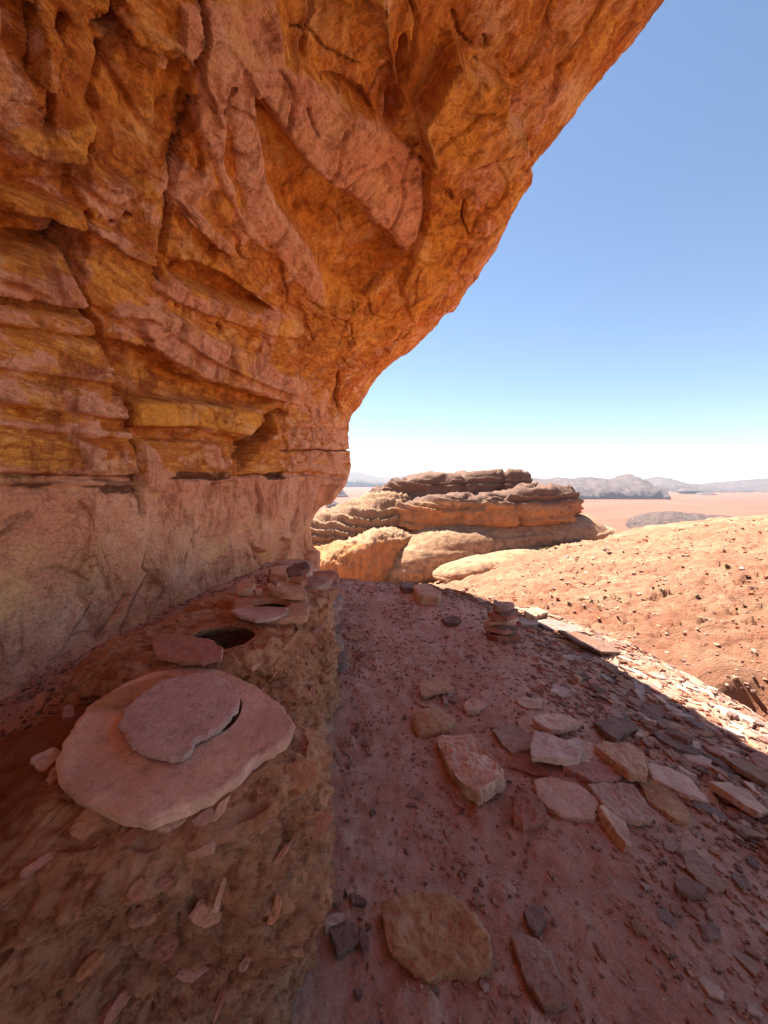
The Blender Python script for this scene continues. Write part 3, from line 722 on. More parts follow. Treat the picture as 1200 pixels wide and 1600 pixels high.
M_MTN = mat_hill('far_mountain_rock', (0.10, 0.066, 0.058), (0.14, 0.095, 0.078), (0.055, 0.040, 0.040), 0.02)
M_NEARHILL = mat_hill('dark_hill_rock', (0.085, 0.052, 0.044), (0.14, 0.088, 0.068), (0.04, 0.028, 0.026), 0.12)
def d_mtn(k, amp):
    def f(x, y, z, s):
        return amp * (1.0 * ridged(fbm(x * k, y * k, z * k * 1.2 + s, 4, .6)) - .6 + 0.7 * terr(fbm(x * k * .7, y * k * .7, z * k * 4 + s, 4, .6), 6) + .5 * fbm(x * k * 5, y * k * 5, z * k * 6, 4, .65))
    return f
def mountain(name, label, sky_line, base, Y, dep, mat, k, amp, seed, nu=300, nv=80):
    stt = [(px, py, base + (base - py) * 0.8, Y, dep * (0.15 + 0.85 * (i not in (0, len(sky_line) - 1)))) for i, (px, py) in enumerate(sky_line)]
    P, f = sweep(stt, nu, nv, 1.7, d_mtn(k, amp), seed)
    tag(obj_me(name, mesh_np(name, P, f, mat, {'gold': np.zeros(len(P)), 'dark': np.zeros(len(P))})), kind='structure', label=label)
mountain('mountain', 'grey blue rocky massif with a peak, rising from the plain right of the mesa', [(805, 770), (818, 749), (850, 749), (870, 747), (895, 749), (915, 746), (945, 749), (962, 748), (975, 742), (988, 748), (1000, 758), (1020, 774)], 775, 2000, 380, M_MTN, .010, 14, 5, 300, 70)
mountain('mountain', 'long low grey ridge on the horizon at the right edge', [(1002, 764), (1010, 752), (1022, 746), (1036, 747), (1055, 754), (1090, 757), (1140, 753), (1200, 748), (1290, 742), (1330, 760)], 768, 3000, 500, M_MTN, .008, 14, 8, 240, 60)
mountain('mountain', 'pale blue jagged range on the horizon left of the mesa', [(470, 748), (500, 742), (525, 745), (545, 738), (565, 739), (580, 743), (600, 746), (625, 744), (645, 741), (670, 744), (700, 747), (760, 749)], 757, 5200, 900, M_MTN, .0045, 26, 12, 280, 50)
mountain('mountain', 'small pyramid shaped peak standing alone on the plain left of the mesa', [(519, 778), (526, 770), (533, 764), (539, 769), (547, 778)], 777, 1850, 50, M_MTN, .02, 4, 15, 90, 50)
mountain('hill', 'low dark rock outcrop on the red plain behind the sunlit slope', [(984, 820), (1000, 808), (1018, 802), (1040, 800), (1075, 802), (1120, 806), (1165, 810), (1192, 818)], 826, 640, 70, M_NEARHILL, .045, 4.0, 19, 240, 70)
mountain('hill', 'tiny dark outcrop on the plain beside the end of the cliff', [(508, 792), (515, 784), (524, 783), (534, 792)], 790, 1150, 30, M_NEARHILL, .03, 3, 22, 60, 40)
for k_, (a_, b_, c_) in enumerate([(1058, 1092, 764), (1085, 1120, 770), (1010, 1040, 771)]):
    mountain('hill', ['flat dark rock low on the far plain, leftmost of three under the ridge', 'flat dark rock low on the far plain, rightmost of three under the ridge', 'flat dark rock low on the far plain, beside the foot of the grey massif'][(1, 1, 2)[k_] if k_ else 0],
             [(a_, c_ + 4), (a_ + 8, c_), (b_ - 8, c_), (b_, c_ + 4)], c_ + 4, 2300 - 200 * k_, 60, M_MTN, .02, 3, 25 + k_, 60, 40)

# ------------------------------------------------------------------ stones
def slab_mesh(name, outline, nrm, thick, mat, seed, hole=None, n=64, rough=1.0, rings=None, round_=0.0, taper=0.06, chip=1.0):
    """a split sandstone slab: outline (k,3) is the edge of its upper face"""
    O = np.asarray(outline, float); nrm = np.asarray(nrm, float); nrm = nrm / np.linalg.norm(nrm)
    c = O.mean(0)
    Oc = np.vstack([O, O[:1]])
    L = np.concatenate([[0], np.cumsum(np.linalg.norm(np.diff(Oc, axis=0), axis=1))])
    t = np.linspace(0, L[-1], n, endpoint=False)
    E = np.stack([np.interp(t, L, Oc[:, i]) for i in range(3)], -1)
    size = L[-1] / 3.5
    k = 2.2 / size
    d0 = E - c; rad = np.linalg.norm(d0, axis=1, keepdims=True) + 1e-9; dr = d0 / rad
    jag = (0.045 * fbm(E[:, 0] * k * 2 + seed, E[:, 1] * k * 2, E[:, 2] * k * 2, 3, .6) + 0.05 * terr(fbm(E[:, 0] * k * 6, E[:, 1] * k * 6 + seed, E[:, 2], 2), 4, .1)) * size * chip
    E = E + dr * jag[:, None]
    rings = rings or (26 if n >= 48 else 3)
    rows = []
    amp = min(0.16 * thick, 0.03 * size) * rough
    def relief(P, f):
        q = (P - c)
        a = fbm(q[:, 0] * k * 1.3 + seed, q[:, 1] * k * 1.3, q[:, 2] * k, 4, .6)
        return (terr(a, 5, .2) * 1.2 + a * 1.0 + 0.25 * fbm(q[:, 0] * k * 7, q[:, 1] * k * 7 + seed, q[:, 2] * k, 3, .65)) * amp * f
    inner = None
    if hole is not None:
        H = np.asarray(hole, float); Hc = np.vstack([H, H[:1]])
        # match the hole's points to the outline by angle about the hole
        hc = H.mean(0)
        u_ = E[0] - hc; u_ = u_ - nrm * (u_ @ nrm); u_ /= np.linalg.norm(u_); v_ = np.cross(nrm, u_)
        ang = np.unwrap(np.arctan2((E - hc) @ v_, (E - hc) @ u_))
        ha = np.arctan2((H - hc) @ v_, (H - hc) @ u_) % (2 * np.pi); hr = np.linalg.norm(H - hc, axis=1); o_ = np.argsort(ha)
        rr = np.interp(ang % (2 * np.pi), np.concatenate([ha[o_][-1:] - 2 * np.pi, ha[o_], ha[o_][:1] + 2 * np.pi]), np.concatenate([hr[o_][-1:], hr[o_], hr[o_][:1]]))
        inner = hc + rr[:, None] * (np.cos(ang)[:, None] * u_ + np.sin(ang)[:, None] * v_)
    # underside, sides going up, bevel, top towards the middle (or the hole)
    lay = [1.0, .82, .64, .46, .28, .12, 0.0] if n >= 48 else [1.0, .5, 0.0]
    for f in lay:
        off = taper * thick * (1.2 - 2 * f) * 0 - taper * size * 0.3 * f
        ph_ = seed * 3.1 + f * 9
        j = 0.10 * min(thick, .1 * size * 2) * fbm(E[:, 0] * k * 3, E[:, 1] * k * 3, E[:, 2] * 3 * k + ph_, 3) * 2.2
        bul = round_ * size * 0.25 * (abs(math.sin(math.pi * f)) ** 0.7)
        P = E + dr * (off + j + bul - (0.05 * thick if f == 0 else 0))[:, None] - nrm * (thick * f)
        if f == 0: P = P - nrm * thick * 0.07
        rows.append(P)
    top0 = E - dr * min(0.06 * thick, 0.012 * size)
    end = inner if inner is not None else np.repeat(c[None], n, 0)
    for i in range(1, rings + 1):
        f = (i / rings)
        P = top0 * (1 - f) + end * f
        dome = round_ * size * 0.22 * (1 - (1 - f) ** 2)
        P = P + nrm * (relief(P, 1.0) * (1 if inner is None or i < rings else .3) + dome)[:, None]
        if i == rings and inner is None: P[:] = P.mean(0)
        rows.append(P)
    if inner is not None:
        rows.append(inner - nrm * thick)
    Pn = np.array(rows); m = len(rows)
    V = Pn.reshape(-1, 3)
    F = grid_faces(m, n, wrap=True)
    if inner is not None:
        a = np.arange(n); b = (a + 1) % n
        F = np.vstack([F, np.stack([(m - 1) * n + a, (m - 1) * n + b, b, a], -1)])
    else:
        V = np.vstack([V, (c - nrm * thick)[None]])
        a = np.arange(0, n, 2)
        F = np.vstack([F, np.stack([np.full(len(a), len(V) - 1), (a + 2) % n, (a + 1) % n, a], -1)])
    # outline direction decides the winding
    area = np.cross(E - c, np.roll(E, -1, 0) - c).sum(0) @ nrm
    if area < 0: F = F[:, ::-1]
    return mesh_np(name, V, F, mat, smooth=True)

def finish(o, me_center):
    """put the object's origin at its centre"""
    me = o.data
    co = np.empty(len(me.vertices) * 3, np.float32); me.vertices.foreach_get('co', co)
    co = co.reshape(-1, 3) - np.asarray(me_center, np.float32)
    me.vertices.foreach_set('co', co.ravel()); me.update()
    o.location = me_center
    return o

def sharp(me, ang=35):
    me.set_sharp_from_angle(angle=R(ang))

def ground_plane(px, py, lift, tilt=1.0):
    """the plane a stone at this pixel lies on: point and normal"""
    z = 0.0
    for _ in range(8):
        P = at_z(np.array(px), np.array(py), z)
        z = float(ground(P[0:1], P[1:2])[0]) + lift
    e = 0.12
    gx = float((base_ground(P[0:1] + e, P[1:2])[0] - base_ground(P[0:1] - e, P[1:2])[0])[0]) / (2 * e)
    gy = float((base_ground(P[0:1], P[1:2] + e)[0] - base_ground(P[0:1], P[1:2] - e)[0])[0]) / (2 * e)
    n = np.array([-gx * tilt, -gy * tilt, 1.0]); n /= np.linalg.norm(n)
    return np.array([P[0], P[1], z]), n

def on_plane(poly, p0, n):
    d = ray(np.array([p[0] for p in poly]), np.array([p[1] for p in poly]))
    t = ((p0 - EYE) @ n) / (d @ n)
    return EYE + d * t[:, None]

_sid = [0]
def laid_stone(name, poly, thick, col, label, cat='stone', group=None, lean=(0, 0), rough=1.0, round_=0.0, lift=0.0, parent=None, z=None, hole=None, n=64, chip=1.0):
    _sid[0] += 1
    a = np.array(poly, float); cx_, cy_ = a.mean(0)
    if z is None:
        p0, nr_ = ground_plane(cx_, cy_, thick * 0.78 + lift)
    else:
        p0 = at_z(np.array(cx_), np.array(cy_), z); nr_ = np.array([0, 0, 1.0])
    nr_ = nr_ + np.array([lean[0], lean[1], 0]); nr_ /= np.linalg.norm(nr_)
    O = on_plane(poly, p0, nr_)
    Hh = on_plane(hole, p0, nr_) if hole else None
    me = slab_mesh(name, O, nr_, thick, STONE[col], _sid[0] * 1.7, hole=Hh, rough=rough, round_=round_, n=n, chip=chip)
    sharp(me, 50)
    o = obj_me(name, me, parent)
    finish(o, O.mean(0) - nr_ * thick * 0.5)
    if label: tag(o, label, cat, group)
    return o
GF = 'flat stones heaped on the ledge'
laid_stone('flat_stone', [(680,1150),(700,1146),(730,1146),(750,1160),(768,1180),(785,1200),(790,1212),(775,1219),(755,1230),(750,1238),(722,1222),(705,1200),(692,1180)], .075, 'tan', 'thick rough brown slab, biggest block left of the flagstone heap', lean=(-.10, .08), rough=2.2, lift=.02)
laid_stone('stone', [(648,1113),(660,1106),(685,1106),(708,1122),(700,1133),(655,1141),(648,1131)], .06, 'tan', 'rounded yellow tan stone just above the thick brown slab', round_=.35, rough=.8)
laid_stone('stone', [(690,1083),(702,1079),(700,1097),(693,1099)], .02, 'grey', 'small grey chip propping the tan slab above the rounded stone')
laid_stone('flat_stone', [(655,1067),(675,1058),(690,1058),(710,1076),(680,1081),(665,1087),(657,1086)], .025, 'tan', 'pale tan slab with a diagonal groove, uppermost of the small pile', lift=.03, lean=(-.03, -.03))
laid_stone('flat_stone', [(641,1090),(655,1088),(672,1095),(688,1105),(685,1110),(660,1103)], .012, 'mauve', 'thin bluish grey slab half buried above the rounded tan stone')
laid_stone('stone', [(724,1100),(732,1092),(742,1095),(750,1092),(760,1094),(761,1101),(745,1110),(728,1110)], .035, 'pink', 'small heart shaped stone alone on the path', rough=1.4)
laid_stone('flat_stone', [(805,1092),(818,1088),(830,1090),(848,1092),(847,1107),(825,1106),(812,1101)], .022, 'tan', 'small tan slab lying above the flagstone heap')
laid_stone('flat_stone', [(806,1124),(820,1117),(838,1116),(848,1128),(840,1142),(824,1145),(812,1136)], .02, 'pink', 'pale pink slab at the back of the heap, under the gold slab', group=GF, lift=.0)
laid_stone('flat_stone', [(768,1140),(785,1133),(812,1132),(834,1150),(828,1170),(800,1176),(785,1162)], .018, 'grey', 'smooth grey triangular slab at the left end of the heap', group=GF)
laid_stone('flat_stone', [(832,1118),(860,1114),(890,1117),(910,1130),(876,1141),(860,1139),(838,1130)], .032, 'tan', 'golden tan slab topping the back of the heap', group=GF, lift=.025, rough=1.5)
laid_stone('flat_stone', [(793,1196),(805,1180),(832,1178),(860,1196),(858,1212),(835,1210),(810,1201)], .02, 'red', 'reddish slab slipping from under the front left of the heap', group=GF)
laid_stone('flat_stone', [(898,1152),(925,1160),(950,1176),(925,1192),(905,1190)], .03, 'pink', 'pale flat slab in the middle of the heap, right of the mauve one', group=GF, lift=.015)
laid_stone('flat_stone', [(880,1196),(905,1186),(935,1183),(965,1190),(973,1208),(965,1220),(925,1220),(900,1206)], .04, 'red', 'brown mottled slab in the middle of the heap over a dark gap', group=GF, lift=.0, rough=1.4)
laid_stone('flat_stone', [(828,1162),(835,1140),(860,1146),(885,1158),(905,1150),(910,1166),(905,1187),(870,1184),(830,1179)], .04, 'mauve', 'mauve cracked slab lying on top of the heap', group=GF, lift=.045, rough=1.3)
laid_stone('flat_stone', [(836,1215),(862,1213),(905,1225),(938,1248),(928,1281),(900,1277),(875,1273),(850,1256),(838,1240)], .035, 'pink', 'largest smooth pinkish slab at the front of the heap', group=GF, rough=.7)
laid_stone('stone', [(800,1266),(805,1242),(818,1225),(832,1236),(848,1252),(856,1275),(822,1288),(804,1280)], .06, 'red', 'dark brick red angular rock in front of the heap', rough=2.2, round_=.12)
laid_stone('flat_stone', [(918,1225),(945,1222),(990,1224),(1006,1245),(1021,1275),(1010,1284),(975,1280),(945,1262)], .03, 'mauve', 'layered mauve slab with curved flakes at the front of the heap', group=GF, rough=2.4, lift=.01)
laid_stone('flat_stone', [(930,1163),(945,1158),(985,1162),(1006,1175),(1014,1210),(985,1208),(965,1192),(948,1178)], .045, 'tan', 'tan slab with a thick broken edge on the right of the heap', group=GF, lift=.04, rough=1.6)
laid_stone('flat_stone', [(1012,1192),(1045,1198),(1078,1215),(1109,1252),(1080,1246),(1050,1230),(1018,1214)], .03, 'pink', 'long pale slab pointing down the slope right of the heap', group=GF, rough=1.4, lift=.01)
laid_stone('flat_stone', [(1000,1222),(1020,1217),(1050,1235),(1075,1263),(1079,1283),(1060,1282),(1035,1264),(1010,1250)], .032, 'tan', 'orange tan oval slab at the lower right of the heap', group=GF)
laid_stone('flat_stone', [(937,1259),(943,1255),(962,1268),(978,1284),(989,1323),(980,1320),(955,1290)], .045, 'tan', 'narrow pointed stone standing on edge at the front of the heap', group=GF, lean=(.25, 0))
laid_stone('flat_stone', [(927,1128),(955,1120),(985,1121),(999,1138),(975,1146),(965,1154),(945,1142)], .035, 'dark', 'dark grey wedge shaped slab behind the heap on the right', lift=.02, lean=(.08, -.03))
laid_stone('flat_stone', [(1020,1142),(1042,1146),(1072,1158),(1102,1176),(1092,1180),(1055,1168),(1030,1154)], .02, 'dark', 'long dark slate lying along the slope below the sunlit edge', lean=(.05, 0))
laid_stone('flat_stone', [(1066,1330),(1085,1326),(1110,1352),(1140,1388),(1122,1394),(1092,1378),(1074,1358)], .02, 'grey', 'long grey slab at the lower right among chips', rough=1.4)
laid_stone('stone', [(1053,1378),(1068,1368),(1104,1384),(1100,1398),(1078,1398),(1060,1390)], .035, 'dark', 'dark blocky stone tucked under the long grey slab at lower right')
laid_stone('flat_stone', [(1035,1311),(1050,1308),(1064,1320),(1052,1331),(1038,1325)], .015, 'grey', 'small grey diamond shaped stone above the long grey slab')
laid_stone('flat_stone', [(597,1408),(612,1400),(625,1400),(660,1388),(685,1394),(705,1392),(718,1404),(730,1415),(755,1440),(771,1464),(766,1508),(740,1520),(690,1516),(672,1531),(640,1506),(610,1480),(600,1450)], .055, 'tan', 'big tan slab lying at the bottom of the picture beside the bin', rough=1.6)
laid_stone('flat_stone', [(796,1460),(815,1456),(835,1462),(860,1480),(872,1520),(890,1552),(884,1567),(850,1571),(822,1532),(808,1495)], .028, 'grey', 'long grey slab right of the big tan slab', rough=1.1)
laid_stone('stone', [(817,1422),(838,1410),(850,1418),(853,1440),(838,1456),(825,1443)], .035, 'dark', 'dark grey stone just above the long grey slab at the bottom')
laid_stone('stone', [(515,1396),(528,1389),(536,1394),(535,1405),(522,1411)], .03, 'grey', 'small pale grey stone beside the front bin, upper left of its cluster')
laid_stone('stone', [(537,1386),(549,1382),(556,1390),(543,1397)], .022, 'mauve', 'smallest pale stone in the cluster beside the front bin')
laid_stone('stone', [(547,1400),(560,1397),(573,1406),(568,1412),(550,1411)], .02, 'dark', 'dark little stone at the upper right of the cluster by the bin')
laid_stone('stone', [(506,1432),(522,1426),(538,1425),(542,1435),(524,1446),(508,1450)], .03, 'mauve', 'pale mauve stone in the middle of the cluster by the bin')
laid_stone('stone', [(514,1452),(535,1444),(556,1440),(561,1464),(545,1478),(527,1490)], .045, 'dark', 'dark grey block, lowest of the cluster beside the bin', lean=(0, -.05))
laid_stone('stone', [(562,1448),(576,1462),(577,1478),(566,1484),(560,1466)], .02, 'dark', 'dark flake leaning between the cluster and the big tan slab')
laid_stone('flat_stone', [(698,1232),(718,1234),(724,1250),(729,1264),(712,1256)], .012, 'red', 'thin purple red flake below the thick brown slab')
laid_stone('stone', [(645,914),(668,911),(690,924),(686,932),(656,930)], .16, 'tan', 'golden tan boulder on the far rim of the ledge', cat='boulder', round_=.06)
laid_stone('stone', [(624,913),(636,909),(650,912),(648,918),(630,918)], .08, 'dark', 'dark stone left of the golden boulder on the far rim')
laid_stone('flat_stone', [(818,951),(840,948),(858,955),(838,963),(822,961)], .09, 'mauve', 'pale sunlit stone on the rim right behind the cairn', rough=1.5)
laid_stone('flat_stone', [(808,966),(830,963),(850,970),(838,976),(815,975)], .04, 'grey', 'grey stone on the rim at the right foot of the cairn')
laid_stone('flat_stone', [(835,968),(862,966),(905,978),(918,987),(880,986),(850,980)], .035, 'dark', 'long flat slab on the rim right of the cairn, partly in sun')
laid_stone('flat_stone', [(872,984),(905,988),(950,1004),(972,1019),(940,1018),(900,1002)], .03, 'dark', 'long dark slab with a black overhanging edge on the rim', lean=(.05, 0), lift=.03)
laid_stone('flat_stone', [(1108,1220),(1140,1222),(1175,1242),(1203,1268),(1185,1268),(1150,1248)], .035, 'pink', 'long tilted slab at the right edge of the picture, lower one', lean=(.10, .03), lift=.02)
laid_stone('flat_stone', [(1128,1180),(1160,1186),(1200,1206),(1230,1226),(1200,1224),(1155,1200)], .03, 'grey', 'long tilted slab at the right edge of the picture, upper one', lean=(.08, .02), lift=.02)
laid_stone('stone', [(1173,1178),(1185,1172),(1204,1180),(1206,1198),(1185,1200)], .05, 'red', 'rusty red rock at the right edge where the sunlight begins', round_=.15)
laid_stone('flat_stone', [(990,1062),(1005,1070),(1012,1092),(1003,1096),(992,1080)], .02, 'grey', 'narrow grey flake on the scree above the dark wedge')
laid_stone('flat_stone', [(862,1070),(880,1068),(893,1080),(880,1090),(868,1084)], .02, 'grey', 'pale grey stone on the path right of the cairn shadow')
laid_stone('flat_stone', [(536,989),(552,985),(563,993),(557,1000),(540,997)], .03, 'pink', 'pink slab lying on the path by the stacked wall')
laid_stone('stone', [(495,1132),(515,1131),(524,1138),(508,1146),(496,1142)], .014, 'mauve', 'pale flat chip at the foot of the middle bin, larger one')
laid_stone('stone', [(472,1139),(488,1138),(496,1146),(480,1151)], .018, 'pink', 'pinkish chip against the foot of the front bin')
laid_stone('stone', [(690,965),(705,962),(722,967),(716,974),(696,973)], .05, 'dark', 'dark flat stone on the path left of the cairn')

# the cairn
cb, cn = ground_plane(785, 998, 0)
GC = 'stones piled up as the cairn'
ci = [(.175, .070, 'red', 'bottom stone of the cairn, thick and reddish', .0, .0), (.150, .032, 'dark', 'dark thin stone second from the bottom of the cairn', .012, .01), (.165, .036, 'red', 'wide red stone third from the bottom of the cairn', -.012, 0), (.140, .028, 'dark', 'thin dark stone under the middle of the cairn', .015, 0),
      (.150, .034, 'pink', 'tilted pinkish stone in the middle of the cairn', -.01, .01), (.122, .030, 'mauve', 'thin pale stone fourth from the top of the cairn', .012, 0), (.132, .048, 'red', 'third stone from the top of the cairn, reddish and thick', -.005, .0), (.118, .034, 'dark', 'dark slab second from the top of the cairn', .008, -.01), (.112, .050, 'grey', 'top stone of the cairn, grey with a flat top', .0, .0)]
zc = cb[2] - .01
for i, (r_, t_, c_, lab, ox, oy) in enumerate(ci):
    _sid[0] += 1
    k_ = 9; an = np.sort(rng.uniform(0, 6.28, k_) * .5 + np.arange(k_) / k_ * 6.28 * .5 + np.arange(k_) / k_ * 3.14)
    rr = r_ * rng.uniform(.82, 1.08, k_)
    tl = np.array([rng.uniform(-.07, .07), rng.uniform(-.07, .07), 1]); tl /= np.linalg.norm(tl)
    O = np.stack([cb[0] + ox * 2 + rr * np.cos(an), cb[1] + oy * 2 + rr * .85 * np.sin(an), np.full(k_, zc + t_)], -1)
    O[:, 2] -= (O[:, :2] - O[:, :2].mean(0)) @ tl[:2] / tl[2]
    me = slab_mesh('cairn_stone', O, tl, t_ * 1.06, STONE[c_], _sid[0] * 1.3, rough=1.4); sharp(me, 50)
    o = obj_me('cairn_stone', me); finish(o, O.mean(0) - tl * t_ / 2); tag(o, lab, 'stone', GC)
    zc += t_ * 0.98

# ------------------------------------------------------------------ the granary bins of mud and stone
def bin_body(cx, cy, prof, radf, ztop, seed, hole=None, flare=None, nth=330, nz=200):
    """prof: z -> scale, radf: theta -> radius. A lumpy mud wall with a flat top; hole = (dx, dy, rx, ry)"""
    th = np.linspace(0, 2 * np.pi, nth, endpoint=False)
    zs = np.concatenate([np.linspace(-.25, ztop, nz)])
    rb = radf(th)
    T, Z = np.meshgrid(th, zs)
    sc = prof(Z)
    rb = rb[None] * sc
    if flare is not None: rb = rb + flare(th)[None] * np.clip((ztop - Z) / ztop, 0, 1.2) ** .8
    x = cx + rb * np.cos(T); y = cy + rb * np.sin(T)
    P = np.stack([x, y, Z], -1)
    N = np.stack([np.cos(T), np.sin(T), 0 * T + .1], -1); N /= np.linalg.norm(N, axis=-1, keepdims=True)
    def lumps(x, y, z):
        a = fbm(x * 3.2, y * 3.2, z * 3.2 + seed, 3)
        b = fbm(x * 7, y * 7, z * 11 + seed, 4, .6)
        c = fbm(x * 24, y * 24, z * 24 + seed, 4, .65)
        return .11 * a + .085 * terr(b, 5, .07) + .030 * terr(fbm(x * 13, y * 13, z * 20 + seed + 5, 3, .6), 4, .08) + .020 * c - .05 * ss(.35, .55, fbm(x * 12, y * 12, z * 9 + seed + 40, 2)) 
    fade = ss(ztop + .001, ztop - .06, Z)
    P = P + N * (lumps(P[..., 0], P[..., 1], P[..., 2]) * (0.35 + .65 * fade))[..., None]
    rows = [P]
    rim = P[-1]; c0 = np.array([cx, cy, ztop])
    if hole: c0 = np.array([cx + hole[0], cy + hole[1], ztop])
    fr = np.linspace(0, 1, 64)[1:]
    if hole:
        inn = np.stack([c0[0] + hole[2] * np.cos(th), c0[1] + hole[3] * np.sin(th), np.full(nth, ztop)], -1)
        inn += np.stack([np.cos(th), np.sin(th), 0 * th], -1) * (.012 * fbm(np.cos(th) * 3, np.sin(th) * 3, 0 * th + seed, 3))[:, None]
    else: inn = np.repeat(c0[None], nth, 0)
    top = rim[None] * (1 - fr[:, None, None]) + inn[None] * fr[:, None, None]
    e_ = .03 * ss(0, .25, fr)[:, None]
    hk = 1 if not hole else ss(1.0, .7, fr)[:, None]
    top[..., 2] += e_ + hk * .045 * fbm(top[..., 0] * 5, top[..., 1] * 5, top[..., 2] + seed, 4, .6) + hk * .022 * terr(fbm(top[..., 0] * 14, top[..., 1] * 14, top[..., 2] + seed, 3, .6), 5)
    if hole: top[-1, :, 2] -= .012
    rows.append(top)
    if hole:
        for q in (.015, .04, .08, .16, .30, .45, .70):
            w_ = inn.copy(); w_[:, 2] = ztop - q; w_[:, :2] = c0[:2] + (w_[:, :2] - c0[:2]) * (1 + .85 * (1 - math.exp(-q / .04)))
            rows.append(w_[None])
        w_ = rows[-1][0].copy(); w_[:, :2] = c0[:2]; rows.append(w_[None])
    A = np.concatenate(rows, 0)
    return A.reshape(-1, 3), grid_faces(A.shape[0], nth, wrap=True)

def ang_r(pairs):
    a = np.array([p[0] for p in pairs], float) * np.pi / 180; r = np.array([p[1] for p in pairs], float)
    def f(t):
        n = 720; g = np.linspace(0, 2 * np.pi, n, endpoint=False)
        v = np.interp(g, a, r, period=2 * np.pi)
        k = np.hanning(61); k /= k.sum()
        v = np.convolve(np.concatenate([v[-60:], v, v[:60]]), k, 'same')[60:-60]
        return np.interp(t % (2 * np.pi), g, v, period=2 * np.pi)
    return f

def body_obj(parent, P, F, darkv=None):
    me = mesh_np('body', P, F, M_MUD, {'dark': np.zeros(len(P)) if darkv is None else darkv})
    return obj_me('body', me, parent)

def make_child(o, parent):
    bpy.context.view_layer.update()
    o.parent = parent; o.matrix_parent_inverse = Matrix.Translation(-parent.location)

from mathutils.bvhtree import BVHTree
def embedded(parent, body, items, grow=1.0):
    """stones set in the mud: (px, py, size, stretch, roll, colour), sunk into the body where the ray meets it"""
    me = body.data
    co = np.empty(len(me.vertices) * 3, np.float32); me.vertices.foreach_get('co', co)
    co = (co.reshape(-1, 3) + np.array(body.matrix_world.translation, np.float32))
    fc = np.empty(len(me.polygons) * 4, np.int32); me.loops.foreach_get('vertex_index', fc); fc = fc.reshape(-1, 4)
    tree = BVHTree.FromPolygons(co.tolist(), fc.tolist())
    for (px, py, s, ar, roll, c_) in items:
        _sid[0] += 1
        d = ray(np.array(float(px)), np.array(float(py))); d = d / np.linalg.norm(d)
        hit, nn, _, dist = tree.ray_cast(Vector(EYE), Vector(d), 20)
        if hit is None: continue
        s = s * grow
        n_ = np.array(nn); n_ = n_ if n_ @ d < 0 else -n_
        n_ = n_ * .6 - d * .5 + np.array([rng.uniform(-.25, .25), 0, rng.uniform(0, .4)]); n_ /= np.linalg.norm(n_)
        p = np.array(hit) + n_ * s * .14
        u = np.cross([0, 0, 1], n_); u /= np.linalg.norm(u); v = np.cross(n_, u)
        a = np.linspace(0, 6.28, 8, endpoint=False); rr = s * rng.uniform(.7, 1.2, 8)
        c, s_ = math.cos(R(roll)), math.sin(R(roll))
        X = rr * np.cos(a); Yv = rr * np.sin(a) * ar
        O = p + np.outer(X * c - Yv * s_, u) + np.outer(X * s_ + Yv * c, v)
        m2 = slab_mesh('stone', O, n_, s * .6, STONE['clay' if c_ == 'tan' else c_], _sid[0] * 2.1, n=32, rings=6, rough=1.3); sharp(m2, 50)
        o = obj_me('stone', m2); finish(o, O.mean(0)); make_child(o, parent)

# front bin
B1 = empty('granary_bin', (-.60, 1.0, 0), label='large front bin of mud and stone with a round collar slab on top', cat='granary bin', group='bins along the foot of the cliff')
rf1 = ang_r([(0, .39), (30, .35), (60, .32), (100, .33), (140, .44), (170, .50), (190, .44), (215, .34), (250, .29), (275, .27), (300, .30), (325, .37), (345, .41)])
fl1 = ang_r([(0, .0), (90, .15), (140, .5), (180, 1.0), (210, .8), (235, .42), (255, .16), (280, .05), (300, 0)])
pr1 = lambda z: np.interp(z, [-.25, 0, .25, .45, .58, .68, .74], [.80, .84, .95, 1.05, 1.10, 1.06, .95])
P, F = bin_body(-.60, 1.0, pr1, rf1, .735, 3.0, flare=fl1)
ob = body_obj(None, P, F, ss(-.62, -.92, P[:, 0] - .12 * (.75 - P[:, 2])) * .75); make_child(ob, B1)  # left flank darker orange, its shade painted into the mud colour
laid = laid_stone('collar_slab', [(190,1068),(240,1048),(300,1041),(345,1046),(395,1068),(440,1098),(462,1132),(455,1150),(430,1165),(390,1195),(340,1238),(300,1256),(235,1276),(190,1276),(165,1262),(120,1240),(92,1222),(86,1195),(96,1160),(120,1125),(146,1096)], .035, 'buff', None, z=.80, rough=.28, hole=[(255,1085),(320,1068),(368,1085),(377,1110),(355,1140),(290,1155),(235,1140),(225,1110)], n=160, chip=.35)
make_child(laid, B1)
lf = laid_stone('collar_slab', [(145,1097),(165,1085),(205,1070),(225,1062),(262,1052),(285,1062),(270,1072),(230,1086),(195,1099)], .018, 'buff', None, z=.816, rough=.3, n=64, chip=.4); make_child(lf, B1)
laid_stone('lid_slab', [(183,1128),(192,1110),(215,1088),(240,1070),(262,1060),(300,1052),(335,1053),(358,1064),(374,1080),(373,1102),(350,1130),(330,1142),(305,1156),(300,1170),(285,1180),(262,1180),(240,1176),(212,1166),(195,1148)], .022, 'lavender', 'smooth grey mauve lid slab lying on the front bin', 'stone lid', 'lids of the bins', z=.828, rough=.5, n=160, chip=.7)
